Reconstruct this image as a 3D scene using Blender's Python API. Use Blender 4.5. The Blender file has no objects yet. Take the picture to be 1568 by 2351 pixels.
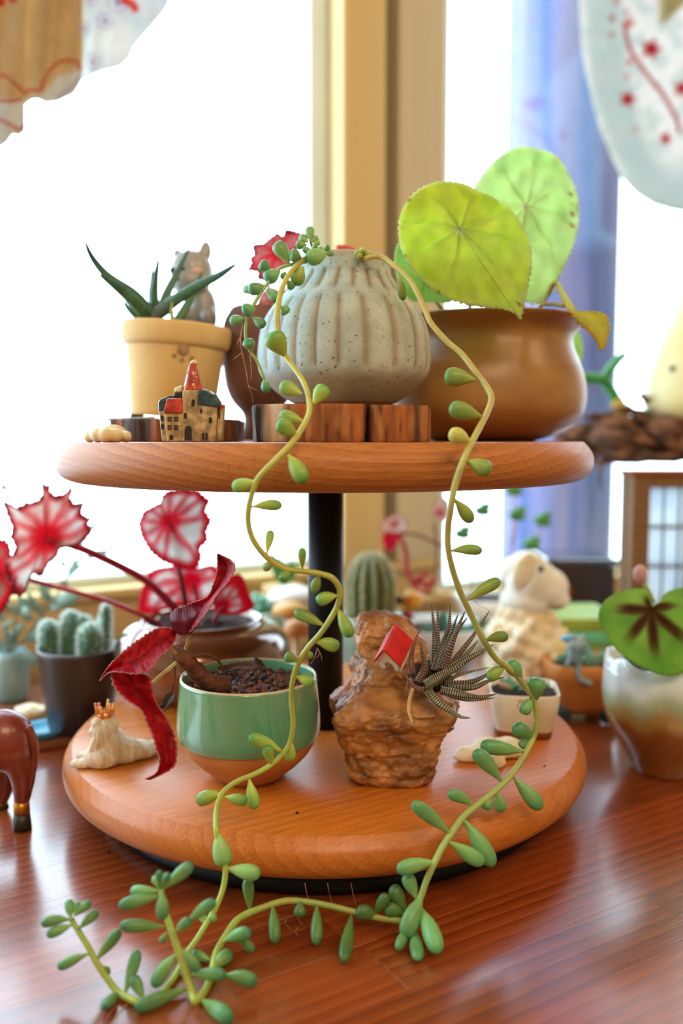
import bpy, math, random
from mathutils import Vector, Matrix, noise, Euler
random.seed(7)
SC = bpy.context.scene
COL = SC.collection
V = Vector

# ------------------------------------------------------------------ camera
FPX, CW, CH = 2000.0, 1568.0, 2351.0
CAM = V((0.0125, -0.676, 0.276))
PITCH = math.atan(170.5 / FPX)
FWD = V((0, math.cos(PITCH), -math.sin(PITCH)))
UPV = V((0, math.sin(PITCH), math.cos(PITCH)))
cd = bpy.data.cameras.new('camera')
cd.sensor_fit = 'HORIZONTAL'; cd.sensor_width = 24.0
cd.lens = 24.0 * FPX / CW
cd.clip_start = 0.02; cd.clip_end = 60
cd.dof.use_dof = True
cd.dof.focus_distance = 0.53
cd.dof.aperture_fstop = 3.3
co = bpy.data.objects.new('camera', cd); COL.objects.link(co)
co.location = CAM
co.rotation_euler = (math.pi / 2 - PITCH, 0, 0)
SC.camera = co
SC.cycles.max_bounces = 9; SC.cycles.diffuse_bounces = 3; SC.cycles.glossy_bounces = 3; SC.cycles.transmission_bounces = 4

# ------------------------------------------------------------------ world, light, exposure
UD = V((0.857, 0.515, 0)); VD = V((-0.515, 0.857, 0)); UVROT = math.atan2(0.515, 0.857)
def uv(u, v, z=0.0): return UD * u + VD * v + V((0, 0, z))
w = bpy.data.worlds.new('sky'); SC.world = w; w.use_nodes = True
bg = w.node_tree.nodes['Background']
bg.inputs[0].default_value = (0.64, 0.84, 1.0, 1); bg.inputs[1].default_value = 7.0
def area(name, loc, target, sx, sy, power, col):
    l = bpy.data.lights.new(name, 'AREA'); l.shape = 'RECTANGLE'; l.size = sx; l.size_y = sy
    l.energy = power; l.color = col
    o = bpy.data.objects.new(name, l); COL.objects.link(o)
    o.location = loc; o.rotation_euler = (V(target) - V(loc)).to_track_quat('-Z', 'Y').to_euler()
    return o
area('ceiling_lamp', uv(-0.6, -1.5, 1.62), uv(-0.1, -0.3, 0.1), 1.0, 0.8, 15, (1.0, 0.78, 0.54))
area('ceiling_lamp_side', uv(0.75, -1.25, 1.62), uv(0.2, -0.1, 0.1), 0.7, 0.7, 8, (1.0, 0.76, 0.5))
for i, (u_, v_, z_) in enumerate([(-0.75, -1.35, 1.15), (-0.35, -1.55, 1.25), (0.3, -1.3, 1.2)]):
    l = bpy.data.lights.new('pendant_bulb', 'POINT'); l.energy = 4.5; l.color = (1, .74, .45); l.shadow_soft_size = .045
    o = bpy.data.objects.new('pendant_bulb', l); COL.objects.link(o); o.location = uv(u_, v_, z_)
vs = SC.view_settings
vs.view_transform = 'Standard'; vs.look = 'None'; vs.gamma = 1.0; vs.use_curve_mapping = False
vs.exposure = 0.2

# ------------------------------------------------------------------ picture-to-place helpers
def ray(px, py):
    return FWD + V((1, 0, 0)) * ((px - CW / 2) / FPX) + UPV * ((CH / 2 - py) / FPX)
def at(px, py, Y):
    d = ray(px, py); return CAM + d * ((Y - CAM.y) / d.y)
def onz(px, py, z):
    d = ray(px, py); return CAM + d * ((z - CAM.z) / d.z)
def mpp(Y): return (Y - CAM.y) / FPX
def zc(x0, y0, s): return lambda pts: [(x0 + p[0] / s, y0 + p[1] / s) + tuple(p[2:]) for p in pts]
def wallY(px, off=0.0):
    a = (px - CW / 2) / FPX
    return (0.427 - off + 0.5858) / (0.857 - 0.515 * a) - 0.676
def lerp(a, b, t): return a + (b - a) * t
def interp(tab, x):
    if x <= tab[0][0]: return tab[0][1]
    for (x0, y0), (x1, y1) in zip(tab, tab[1:]):
        if x <= x1: return lerp(y0, y1, (x - x0) / (x1 - x0 + 1e-9))
    return tab[-1][1]
def S(r, g, b):
    f = lambda c: (c / 255 / 12.92) if c / 255 <= .04045 else ((c / 255 + .055) / 1.055) ** 2.4
    return (f(r), f(g), f(b))
def mix(a, b, t): t = max(0, min(1, t)); return tuple(x + (y - x) * t for x, y in zip(a, b))
def sstep(a, b, x):
    t = max(0, min(1, (x - a) / (b - a))); return t * t * (3 - 2 * t)
def fn(p, sc, oct_=4): return noise.fractal(V(p) * sc, 1.0, 2.0, oct_)

def catmull(pts, n=6):
    """pts: list of equal-length sequences; smooth interpolation of all components"""
    P = [list(p) for p in pts]; out = []
    for i in range(len(P) - 1):
        p0 = P[max(i - 1, 0)]; p1 = P[i]; p2 = P[i + 1]; p3 = P[min(i + 2, len(P) - 1)]
        for k in range(n):
            t = k / n
            out.append([0.5 * (2 * b + (c - a) * t + (2 * a - 5 * b + 4 * c - d) * t * t + (3 * b - a - 3 * c + d) * t ** 3)
                        for a, b, c, d in zip(p0, p1, p2, p3)])
    out.append(P[-1]); return out

# ------------------------------------------------------------------ mesh builder
ORG = {}
class MB:
    def floorz(s, z):
        for p in s.v: p.z = max(p.z, z)
        return s
    def __init__(s): s.v = []; s.f = []; s.c = []
    def add(s, vs_, fs, cols=None):
        o = len(s.v); s.v += [V(p) for p in vs_]; s.f += [tuple(i + o for i in f) for f in fs]
        s.c += list(cols) if cols else [(1, 1, 1)] * len(vs_); return s
    def grid(s, rows, closed=False, cols=None, flip=False):
        n = len(rows); m = len(rows[0]); vs_ = [p for r in rows for p in r]; fs = []
        for i in range(n - 1):
            for j in range(m if closed else m - 1):
                a, b = i * m + j, i * m + (j + 1) % m; c, d = (i + 1) * m + (j + 1) % m, (i + 1) * m + j
                fs.append((a, d, c, b) if flip else (a, b, c, d))
        return s.add(vs_, fs, [c for r in cols for c in r] if cols else None)
    def lathe(s, prof, c, segs=64, rf=None, colf=None, sx=1, sy=1, rot=0):
        c = V(c); rows = []; cols = []
        for k, (r, z) in enumerate(prof):
            row = []; cr = []
            for j in range(segs):
                a = 2 * math.pi * j / segs + rot
                rr = max(r, 1e-5) * (1 if rf is None else rf(a, z, k))
                row.append(c + V((rr * math.cos(a) * sx, rr * math.sin(a) * sy, z)))
                cr.append(colf(a, z, k) if colf else (1, 1, 1))
            rows.append(row); cols.append(cr)
        return s.grid(rows, True, cols)
    def tube(s, pts, rad, segs=10, colf=None, flat=1.0, n0=None):
        pts = [V(p) for p in pts]; n = len(pts)
        if not hasattr(rad, '__len__'): rad = [rad] * n
        T = [(pts[min(i + 1, n - 1)] - pts[max(i - 1, 0)]).normalized() for i in range(n)]
        N = V(n0) if n0 else V((0, -1, 0.03))
        rows = []; cols = []
        for i in range(n):
            N = N - T[i] * N.dot(T[i])
            if N.length < 1e-6: N = T[i].orthogonal()
            N.normalize(); B = T[i].cross(N)
            rows.append([pts[i] + (B * math.cos(a) + N * math.sin(a) * flat) * max(rad[i], 1e-5)
                         for a in [2 * math.pi * j / segs for j in range(segs)]])
            cols.append([colf(i / (n - 1), j / segs) if colf else (1, 1, 1) for j in range(segs)])
        s.grid(rows, True, cols, flip=True)
        for k, fl in ((0, True), (n - 1, False)):
            m = len(s.v); s.v.append(pts[k]); s.c.append(colf(k / (n - 1), 0) if colf else (1, 1, 1))
            base = m - n * segs if k == 0 else m - 1 - segs
            if k == 0:
                for j in range(segs): s.f.append((m, base + j, base + (j + 1) % segs))
            else:
                for j in range(segs): s.f.append((m, base + (j + 1) % segs, base + j))
        return s
    def ell(s, c, r, rot=(0, 0, 0), segs=20, rings=12, col=(1, 1, 1), wob=0):
        R = Euler(rot).to_matrix(); c = V(c); r = V(r) if hasattr(r, '__len__') else V((r, r, r)); rows = []
        for i in range(rings + 1):
            t = math.pi * i / rings; row = []
            for j in range(segs):
                a = 2 * math.pi * j / segs
                p = V((max(math.sin(t), 1e-4) * math.cos(a), max(math.sin(t), 1e-4) * math.sin(a), -math.cos(t)))
                if wob: p *= 1 + wob * noise.noise(p * 2.3 + c * 90)
                row.append(c + R @ V((p.x * r.x, p.y * r.y, p.z * r.z)))
            rows.append(row)
        return s.grid(rows, True, [[col] * segs] * (rings + 1))
    def box(s, c, sz, rot=(0, 0, 0), col=(1, 1, 1)):
        R = Euler(rot).to_matrix(); c = V(c)
        P = [c + R @ V((x * sz[0] / 2, y * sz[1] / 2, z * sz[2] / 2)) for z in (-1, 1) for y in (-1, 1) for x in (-1, 1)]
        return s.add(P, [(0, 2, 3, 1), (4, 5, 7, 6), (0, 1, 5, 4), (2, 6, 7, 3), (0, 4, 6, 2), (1, 3, 7, 5)], [col] * 8)
    def prism(s, pts, d, col=(1, 1, 1)):
        """closed outline of 3-D points extruded along vector d"""
        n = len(pts); pts = [V(p) for p in pts]; d = V(d)
        s.add(pts + [p + d for p in pts], [tuple(range(n)), tuple(range(2 * n - 1, n - 1, -1))] +
              [(i, i + n, (i + 1) % n + n, (i + 1) % n) for i in range(n)], [col] * (2 * n))
        return s
    def xf(s, M, start=0):
        for i in range(start, len(s.v)): s.v[i] = M @ s.v[i]
        return s
    def rotate(s, piv, eul, start=0):
        M = Matrix.Translation(V(piv)) @ Euler(eul).to_matrix().to_4x4() @ Matrix.Translation(-V(piv))
        return s.xf(M, start)
    def build(s, name, mat, parent=None, org=None, smooth=True, bevel=0, solid=0, remesh=0, sm=0, sub=0, fixn=False):
        o3 = ORG[parent.name] if parent else V(org) if org is not None else V((sum(p.x for p in s.v) / len(s.v), sum(p.y for p in s.v) / len(s.v), min(p.z for p in s.v)))
        me = bpy.data.meshes.new(name)
        me.from_pydata([tuple(p - o3) for p in s.v], [], s.f)
        ca = me.color_attributes.new('col', 'FLOAT_COLOR', 'POINT')
        ca.data.foreach_set('color', [x for c in s.c for x in (c[0], c[1], c[2], 1.0)])
        me.polygons.foreach_set('use_smooth', [smooth] * len(me.polygons)); me.update()
        if fixn:
            import bmesh
            b = bmesh.new(); b.from_mesh(me); bmesh.ops.recalc_face_normals(b, faces=b.faces); b.to_mesh(me); b.free()
        o = bpy.data.objects.new(name, me); COL.objects.link(o)
        me.materials.append(mat)
        if parent: o.parent = parent
        else: o.location = o3
        ORG[o.name] = o3
        if remesh:
            m = o.modifiers.new('r', 'REMESH'); m.mode = 'VOXEL'; m.voxel_size = remesh; m.use_smooth_shade = True
        if sm:
            m = o.modifiers.new('s', 'SMOOTH'); m.iterations = sm; m.factor = .5
        if bevel:
            m = o.modifiers.new('b', 'BEVEL'); m.width = bevel; m.segments = 2; m.limit_method = 'ANGLE'
        if solid:
            m = o.modifiers.new('t', 'SOLIDIFY'); m.thickness = solid; m.offset = 0
        if sub:
            m = o.modifiers.new('u', 'SUBSURF'); m.levels = sub; m.render_levels = sub
        return o

def tag(o, label, cat=None, group=None, kind=None):
    if label: o['label'] = label
    if cat: o['category'] = cat
    if group: o['group'] = group
    if kind: o['kind'] = kind
    return o
def thing(name, label, cat, loc, group=None):
    o = bpy.data.objects.new(name, None); COL.objects.link(o); o.empty_display_size = .01
    o.location = loc; ORG[o.name] = V(loc)
    return tag(o, label, cat, group)

# ------------------------------------------------------------------ materials
MATS = {}
def mat(name, c1=(.5, .5, .5), c2=None, rough=.5, scale=30, stretch=(1, 1, 1), bump=0, bscale=None, bstretch=None, coat=0, crough=.05, metal=0,
        trans=0, tcol=None, attr=False, avar=0, speck=None, spec=.5, detail=4, ramp=(.38, .62), sheen=0, sss=0, rand=0):
    if name in MATS: return MATS[name]
    m = bpy.data.materials.new(name); MATS[name] = m; m.use_nodes = True
    nt = m.node_tree; N = nt.nodes; L = nt.links; N.clear()
    out = N.new('ShaderNodeOutputMaterial'); b = N.new('ShaderNodeBsdfPrincipled')
    b.inputs['Roughness'].default_value = rough; b.inputs['Metallic'].default_value = metal
    b.inputs['Specular IOR Level'].default_value = spec
    b.inputs['Coat Weight'].default_value = coat; b.inputs['Coat Roughness'].default_value = crough
    b.inputs['Sheen Weight'].default_value = sheen
    if sss:
        b.inputs['Subsurface Weight'].default_value = sss; b.inputs['Subsurface Radius'].default_value = (.004, .003, .002)
    tc = N.new('ShaderNodeTexCoord')
    def mapped(st):
        mp = N.new('ShaderNodeMapping'); mp.inputs['Scale'].default_value = st; L.new(tc.outputs['Object'], mp.inputs['Vector'])
        if rand:
            oi = N.new('ShaderNodeObjectInfo'); vm = N.new('ShaderNodeVectorMath'); vm.operation = 'SCALE'
            vm.inputs[0].default_value = (3.1, 5.7, 2.3); L.new(oi.outputs['Random'], vm.inputs['Scale']); L.new(vm.outputs[0], mp.inputs['Location'])
        return mp.outputs[0]
    def rgb(fac, a, bb, blend='MIX'):
        x = N.new('ShaderNodeMix'); x.data_type = 'RGBA'; x.blend_type = blend
        if hasattr(fac, 'is_linked'): L.new(fac, x.inputs[0])
        else: x.inputs[0].default_value = fac
        for s_, val in ((6, a), (7, bb)):
            if hasattr(val, 'is_linked'): L.new(val, x.inputs[s_])
            else: x.inputs[s_].default_value = (*val, 1)
        return x.outputs[2]
    def noi(sc, st, lo, hi, det=detail):
        t = N.new('ShaderNodeTexNoise'); t.inputs['Scale'].default_value = sc; t.inputs['Detail'].default_value = det
        L.new(mapped(st), t.inputs['Vector'])
        r = N.new('ShaderNodeMapRange'); r.inputs[1].default_value = lo; r.inputs[2].default_value = hi; L.new(t.outputs[0], r.inputs[0])
        return r.outputs[0]
    if attr:
        a = N.new('ShaderNodeAttribute'); a.attribute_name = 'col'; colr = a.outputs['Color']
        if avar:
            colr = rgb(noi(scale, stretch, *ramp), colr, rgb(1.0, colr, (1 - avar,) * 3, 'MULTIPLY'))
    elif c2 is not None:
        colr = rgb(noi(scale, stretch, *ramp), c1, c2)
    else:
        colr = rgb(0.0, c1, c1)
    if speck:
        colr = rgb(noi(speck[1], (1, 1, 1), speck[2], speck[2] + .04, 2), colr, speck[0])
    if rand:
        oi = N.new('ShaderNodeObjectInfo'); r = N.new('ShaderNodeMapRange'); r.inputs[3].default_value = 1 - rand; r.inputs[4].default_value = 1 + rand * .5
        L.new(oi.outputs['Random'], r.inputs[0]); cb = N.new('ShaderNodeCombineColor')
        for k in range(3): L.new(r.outputs[0], cb.inputs[k])
        colr = rgb(1.0, colr, cb.outputs[0], 'MULTIPLY')
    L.new(colr, b.inputs['Base Color'])
    if bump:
        t = N.new('ShaderNodeTexNoise'); t.inputs['Scale'].default_value = bscale or scale * 2; t.inputs['Detail'].default_value = 5
        L.new(mapped(bstretch or stretch), t.inputs['Vector'])
        bp = N.new('ShaderNodeBump'); bp.inputs['Strength'].default_value = bump; bp.inputs['Distance'].default_value = .002
        L.new(t.outputs[0], bp.inputs['Height']); L.new(bp.outputs[0], b.inputs['Normal'])
    sh = b.outputs[0]
    if trans:
        tr = N.new('ShaderNodeBsdfTranslucent')
        if tcol: L.new(rgb(1.0, colr, tcol, 'MULTIPLY'), tr.inputs[0])
        else: L.new(colr, tr.inputs[0])
        ms = N.new('ShaderNodeMixShader'); ms.inputs[0].default_value = trans
        L.new(sh, ms.inputs[1]); L.new(tr.outputs[0], ms.inputs[2]); sh = ms.outputs[0]
    L.new(sh, out.inputs[0]); return m

def wood(name, c1, c2, ang=0, ring=.005, centre=(0, 0.03, -.08), rough=.4, coat=.3, rand=0, fine=.5, dist=2.0, crough=.2, spec=.5):
    if name in MATS: return MATS[name]
    m = bpy.data.materials.new(name); MATS[name] = m; m.use_nodes = True
    nt = m.node_tree; N = nt.nodes; L = nt.links; N.clear()
    out = N.new('ShaderNodeOutputMaterial'); b = N.new('ShaderNodeBsdfPrincipled')
    tc = N.new('ShaderNodeTexCoord'); mp = N.new('ShaderNodeMapping')
    mp.inputs['Rotation'].default_value = (0, 0, -ang); mp.inputs['Location'].default_value = centre
    L.new(tc.outputs['Object'], mp.inputs[0]); vec = mp.outputs[0]
    if rand:
        oi = N.new('ShaderNodeObjectInfo'); vm = N.new('ShaderNodeVectorMath'); vm.operation = 'MULTIPLY_ADD'
        cb = N.new('ShaderNodeCombineXYZ')
        for k in range(3): L.new(oi.outputs['Random'], cb.inputs[k])
        vm.inputs[1].default_value = (3.0, .12, .07); L.new(cb.outputs[0], vm.inputs[0]); L.new(vec, vm.inputs[2]); vec = vm.outputs[0]
    wv = N.new('ShaderNodeTexWave'); wv.wave_type = 'RINGS'; wv.rings_direction = 'X'; wv.wave_profile = 'SAW'
    wv.inputs['Scale'].default_value = .314 / ring; wv.inputs['Distortion'].default_value = dist
    wv.inputs['Detail'].default_value = 3; wv.inputs['Detail Scale'].default_value = .5
    st = N.new('ShaderNodeMapping'); st.inputs['Scale'].default_value = (.25, 1, 1); L.new(vec, st.inputs[0]); L.new(st.outputs[0], wv.inputs[0])
    n2 = N.new('ShaderNodeTexNoise'); n2.inputs['Scale'].default_value = 900; n2.inputs['Detail'].default_value = 3
    s2 = N.new('ShaderNodeMapping'); s2.inputs['Scale'].default_value = (.05, 1, 1); L.new(vec, s2.inputs[0]); L.new(s2.outputs[0], n2.inputs[0])
    n3 = N.new('ShaderNodeTexNoise'); n3.inputs['Scale'].default_value = 14; L.new(s2.outputs[0], n3.inputs[0])
    def mx(f, a, c, bl='MIX'):
        x = N.new('ShaderNodeMix'); x.data_type = 'RGBA'; x.blend_type = bl
        if hasattr(f, 'is_linked'): L.new(f, x.inputs[0])
        else: x.inputs[0].default_value = f
        for k, q in ((6, a), (7, c)):
            if hasattr(q, 'is_linked'): L.new(q, x.inputs[k])
            else: x.inputs[k].default_value = (*q, 1)
        return x.outputs[2]
    col = mx(wv.outputs['Fac'], c1, c2)
    r = N.new('ShaderNodeMapRange'); r.inputs[1].default_value = .35; r.inputs[2].default_value = .7; L.new(n3.outputs[0], r.inputs[0])
    col = mx(r.outputs[0], col, mx(.5, c1, c2))
    r2 = N.new('ShaderNodeMapRange'); r2.inputs[1].default_value = .4; r2.inputs[2].default_value = .7; r2.inputs[4].default_value = fine; L.new(n2.outputs[0], r2.inputs[0])
    col = mx(r2.outputs[0], col, mx(1.0, col, (.55, .5, .45), 'MULTIPLY'))
    if rand:
        oi2 = N.new('ShaderNodeObjectInfo'); rr = N.new('ShaderNodeMapRange'); rr.inputs[3].default_value = 1 - rand; rr.inputs[4].default_value = 1 + rand
        L.new(oi2.outputs['Random'], rr.inputs[0]); c3 = N.new('ShaderNodeCombineColor')
        for k in range(3): L.new(rr.outputs[0], c3.inputs[k])
        col = mx(1.0, col, c3.outputs[0], 'MULTIPLY')
    L.new(col, b.inputs['Base Color'])
    b.inputs['Roughness'].default_value = rough; b.inputs['Coat Weight'].default_value = coat; b.inputs['Coat Roughness'].default_value = crough; b.inputs['Specular IOR Level'].default_value = spec
    bp = N.new('ShaderNodeBump'); bp.inputs['Strength'].default_value = .12; bp.inputs['Distance'].default_value = .001
    L.new(n2.outputs[0], bp.inputs['Height']); L.new(bp.outputs[0], b.inputs['Normal'])
    L.new(b.outputs[0], out.inputs[0]); return m

# ------------------------------------------------------------------ leaf helpers
def resample(pts, n, closed=True):
    P = [list(p) for p in pts] + ([list(pts[0])] if closed else [])
    L_ = [0]
    for a, b in zip(P, P[1:]): L_.append(L_[-1] + math.hypot(b[0] - a[0], b[1] - a[1]))
    out = []
    for k in range(n):
        t = L_[-1] * k / (n if closed else n - 1); i = 0
        while i < len(L_) - 2 and L_[i + 1] < t: i += 1
        f = (t - L_[i]) / (L_[i + 1] - L_[i] + 1e-9); out.append([lerp(a, b, f) for a, b in zip(P[i], P[i + 1])])
    return out
def smooth_closed(pts, n=5):
    P = list(pts); k = len(P); out = []
    for i in range(k):
        seg = catmull([P[i - 1], P[i], P[(i + 1) % k], P[(i + 2) % k]], n); out += seg[n:2 * n]
    return out
def outline_leaf(name, c, outline, Y0, mt, parent, colf, tx=0, tz=0, cup=0, rip=(0, 0), rings=14, n=144, serr=(0, 0), veins=None, vd=.0012, puck=0, th=.0006, smooth=True, edge=0):
    """leaf blade: fan of rings from the vein centre to a measured outline, bent in depth"""
    o2 = resample(smooth_closed(outline) if smooth else outline, n)
    k = mpp(Y0); rows = []; cols = []; veins = veins or [i * 2 * math.pi / 8 + .3 for i in range(8)]
    R0 = max(math.hypot(p[0] - c[0], p[1] - c[1]) for p in o2)
    for i in range(rings + 1):
        s = (i / rings) ** .85; row = []; cr = []
        for j, p in enumerate(o2):
            se = 1 + (serr[1] * (abs(((j * serr[0] / n) % 1) - .5) * 2 - .5) * sstep(.8, 1, s) if serr[0] else 0)
            dx = (p[0] - c[0]) * max(s, .002) * se; dy = (p[1] - c[1]) * max(s, .002) * se
            th_ = math.atan2(-dy, dx); rr = math.hypot(dx, dy) / R0
            tw = th_ + .22 * noise.noise(V((dx * .02, dy * .02, Y0 * 31))) * min(1, rr * 2)
            dv = min(abs((tw - a + math.pi) % (2 * math.pi) - math.pi) for a in veins)
            vn = math.exp(-(dv * rr / .024) ** 2)
            Y = Y0 + tx * dx * k - tz * dy * k + cup * rr * rr + rip[0] * rr * rr * math.sin(rip[1] * th_) + vd * vn * (1 - .6 * s)
            if puck: Y += puck * noise.noise(V((dx * .03, dy * .03, Y0 * 50))) * s
            if edge: Y += edge * sstep(.8, 1, s) * noise.noise(V((p[0] * .05, p[1] * .05, 3.3)))
            row.append(at(c[0] + dx, c[1] + dy, Y)); cr.append(colf(s, th_, vn, dv, rr, c[0] + dx, c[1] + dy))
        rows.append(row); cols.append(cr)
    return MB().grid(rows, True, cols).build(name, mt, parent, solid=th)
def ribbon(name, Lp, Rp, mt, parent, colf, m=10, n=40, crease=.003, jag=0, th=.0006, rough=.0015):
    A = resample(catmull(Lp, 5), n, False); B = resample(catmull(Rp, 5), n, False); rows = []; cols = []
    for i in range(n):
        row = []; cr = []
        a, b = A[i], B[i]; ja = jag * ((.25 + 1.3 * random.random()) * (1 if i % 3 else -1) + 1.2 * noise.noise(V((i * .35, a[0] * .01, 0)))); jb = -jag * ((.25 + 1.3 * random.random()) * (1 if i % 3 == 1 else -1) + 1.2 * noise.noise(V((i * .35, a[0] * .01, 9))))
        for j in range(m + 1):
            t = j / m; t2 = t + (ja * (1 - t) ** 3 + jb * t ** 3)
            x = lerp(a[0], b[0], t2); y = lerp(a[1], b[1], t2); Y = lerp(a[2], b[2], t) + crease * (1 - abs(2 * t - 1)) + rough * noise.noise(V((x * .06, y * .06, 1.7)))
            row.append(at(x, y, Y)); cr.append(colf(i / (n - 1), t, x, y))
        rows.append(row); cols.append(cr)
    return MB().grid(rows, False, cols).build(name, mt, parent, solid=th)
def fleshy(base, tip, wid, colb, colt, bend=None, flat=.85, rings=9, segs=10):
    """plump teardrop leaf"""
    base, tip = V(base), V(tip); mb = MB(); bend = V(bend) if bend else V((0, 0, 0))
    prof = [(0, .2), (.07, .26), (.2, .5), (.36, .8), (.55, 1.02), (.72, 1.06), (.85, .96), (.94, .7), (.985, .36), (1, .02)]
    pts = [base.lerp(tip, t) + bend * math.sin(math.pi * t) for t, r in prof]
    mb.tube(pts, [wid / 2 * r for t, r in prof], segs, lambda t, a: mix(colb, colt, t * 1.15), flat)
    return mb
def spike(path, wid, colf, n=24, segs=10, flat=.6, sharp=.75, base=.75, bands=0, bamp=0):
    P = catmull(path, max(4, n // max(1, len(path) - 1))); k = len(P); rad = []
    for i in range(k):
        t = i / (k - 1); r = lerp(base, 1, min(1, t * 3.5)) * (1 - t) ** sharp
        if bands: r *= 1 + bamp * (0.5 + .5 * math.sin(t * bands * 2 * math.pi))
        rad.append(max(r * wid / 2, wid * .012))
    return MB().tube([V(p) for p in P], rad, segs, colf, flat)
def lathe_px(cx, Y, prof, segs=72, **kw):
    """profile given as (picture row, half width in pixels) on the axis plane Y"""
    k = mpp(Y); c = at(cx, prof[0][0], Y); x0 = at(cx, 1005, Y).x
    pr = [(hw * k, at(cx, y, Y).z) for y, hw in prof]
    return MB().lathe(pr, (x0, Y, 0), segs, **kw)

# ================================================================== SETTING
WV = 0.427                       # window wall plane
U0, U1, V0 = -2.0, 2.2, -2.9     # room extents
ZF, ZC, ZS, ZH = -0.75, 1.75, 0.10, 1.35   # floor, ceiling, sill, window head
plaster = mat('plaster', S(214, 196, 165), S(200, 180, 146), rough=.9, scale=6, bump=.1, bscale=60)
floorm = wood('floor_wood', S(120, 78, 48), S(96, 58, 34), ring=.03, rough=.5)
panelm = wood('wall_panel_wood', S(238, 208, 146), S(226, 190, 122), ang=UVROT, ring=.012, rough=.55, coat=.1, fine=.25)
framem = mat('window_frame_paint', S(226, 238, 236), S(212, 226, 224), rough=.4, scale=5)
postm = mat('post_paint', S(230, 206, 152), S(218, 190, 132), rough=.75, scale=3, stretch=(4, 4, .2))
post2 = mat('post_aluminium', S(220, 206, 178), S(204, 188, 158), rough=.6, scale=3, stretch=(6, 6, .1))
darkm = mat('post_gap_shade', S(112, 100, 78), rough=.7)  # shadow of the post's recessed corner, put into a darker colour
def uvbox(mb, u0, u1, v0, v1, z0, z1): return mb.box(uv((u0 + u1) / 2, (v0 + v1) / 2, (z0 + z1) / 2), (u1 - u0, v1 - v0, z1 - z0), (0, 0, UVROT))
def struct(name, mb, m, parent=None, **k):
    o = mb.build(name, m, parent, smooth=False, **k)
    if not parent: o['kind'] = 'structure'
    return o
T = .06
struct('floor', uvbox(MB(), U0 - T, U1 + T, V0 - T, WV + T, ZF - T, ZF), floorm)
struct('ceiling', uvbox(MB(), U0 - T, U1 + T, V0 - T, WV + T, ZC, ZC + T), plaster)
struct('wall_left', uvbox(MB(), U0 - T, U0, V0, WV, ZF, ZC), plaster)
struct('wall_right', uvbox(MB(), U1, U1 + T, V0, WV, ZF, ZC), plaster)
struct('wall_back', uvbox(MB(), U0, U1, V0 - T, V0, ZF, ZC), plaster)
ZR = .045
wf = struct('wall_front', uvbox(MB(), U0, .437, WV, WV + .09, ZF, ZS - .012), panelm)
struct('wall_front_right', uvbox(MB(), .437, U1, WV, WV + .09, ZF, ZR - .012), panelm)
struct('wall_front_head', uvbox(MB(), U0, U1, WV, WV + .09, ZH, ZC), plaster)
struct('trim_1', uvbox(MB(), U0, .437, WV - .012, WV + .10, ZS - .012, ZS), panelm, bevel=.003)
struct('trim_7', uvbox(MB(), .437, U1, WV - .006, WV + .10, ZR - .012, ZR), panelm, bevel=.003)   # sill board
# centre post between the windows, built from its boards
for n_, (a, b, d0, m_) in enumerate([(.263, .330, -.018, postm), (.330, .355, .02, darkm), (.355, .395, -.012, post2), (.395, .437, -.006, post2)]):
    struct('trim_%d' % (n_ + 2), uvbox(MB(), a, b, WV + d0, WV + .09, ZS, ZH), m_, bevel=.003)
glassm = bpy.data.materials.new('window_glass'); glassm.use_nodes = True
nt = glassm.node_tree; nt.nodes.clear()
o_ = nt.nodes.new('ShaderNodeOutputMaterial'); t_ = nt.nodes.new('ShaderNodeBsdfTransparent'); g_ = nt.nodes.new('ShaderNodeBsdfGlossy')
t_.inputs[0].default_value = (.97, .985, .98, 1); g_.inputs['Roughness'].default_value = .02
x_ = nt.nodes.new('ShaderNodeMixShader'); x_.inputs[0].default_value = .05
nt.links.new(t_.outputs[0], x_.inputs[1]); nt.links.new(g_.outputs[0], x_.inputs[2]); nt.links.new(x_.outputs[0], o_.inputs[0])
def window(n, u0, u1, mb_bottom, ZS):
    t = thing('window_%d' % n, None, None, uv((u0 + u1) / 2, WV + .05, ZS)); t['kind'] = 'structure'
    f = .028
    uvbox(MB(), u0, u0 + f, WV + .02, WV + .07, ZS, ZH).build('window_stile', framem, t, smooth=False, bevel=.003)
    uvbox(MB(), u1 - f, u1, WV + .02, WV + .07, ZS, ZH).build('window_stile', framem, t, smooth=False, bevel=.003)
    uvbox(MB(), u0 + f, u1 - f, WV + .02, WV + .07, ZS, ZS + mb_bottom).build('window_rail', framem, t, smooth=False, bevel=.003)
    uvbox(MB(), u0 + f, u1 - f, WV + .02, WV + .07, ZH - f, ZH).build('window_rail', framem, t, smooth=False, bevel=.003)
    uvbox(MB(), u0 + f, u1 - f, WV + .042, WV + .046, ZS + mb_bottom, ZH - f).build('window_pane', glassm, t, smooth=False)
window(1, U0 + .1, .263, .012, ZS); window(2, .437, U1 - .1, .012, ZR)
for a, b in ((U0 + .1, .263), (.437, U1 - .1)):
    l = bpy.data.lights.new('daylight_portal', 'AREA'); l.shape = 'RECTANGLE'; l.size = b - a; l.size_y = ZH - ZS; l.cycles.is_portal = True
    o = bpy.data.objects.new('daylight_portal', l); COL.objects.link(o); o.location = uv((a + b) / 2, WV + .12, (ZS + ZH) / 2)
    o.rotation_euler = (-VD).to_track_quat('-Z', 'Y').to_euler()

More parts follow.
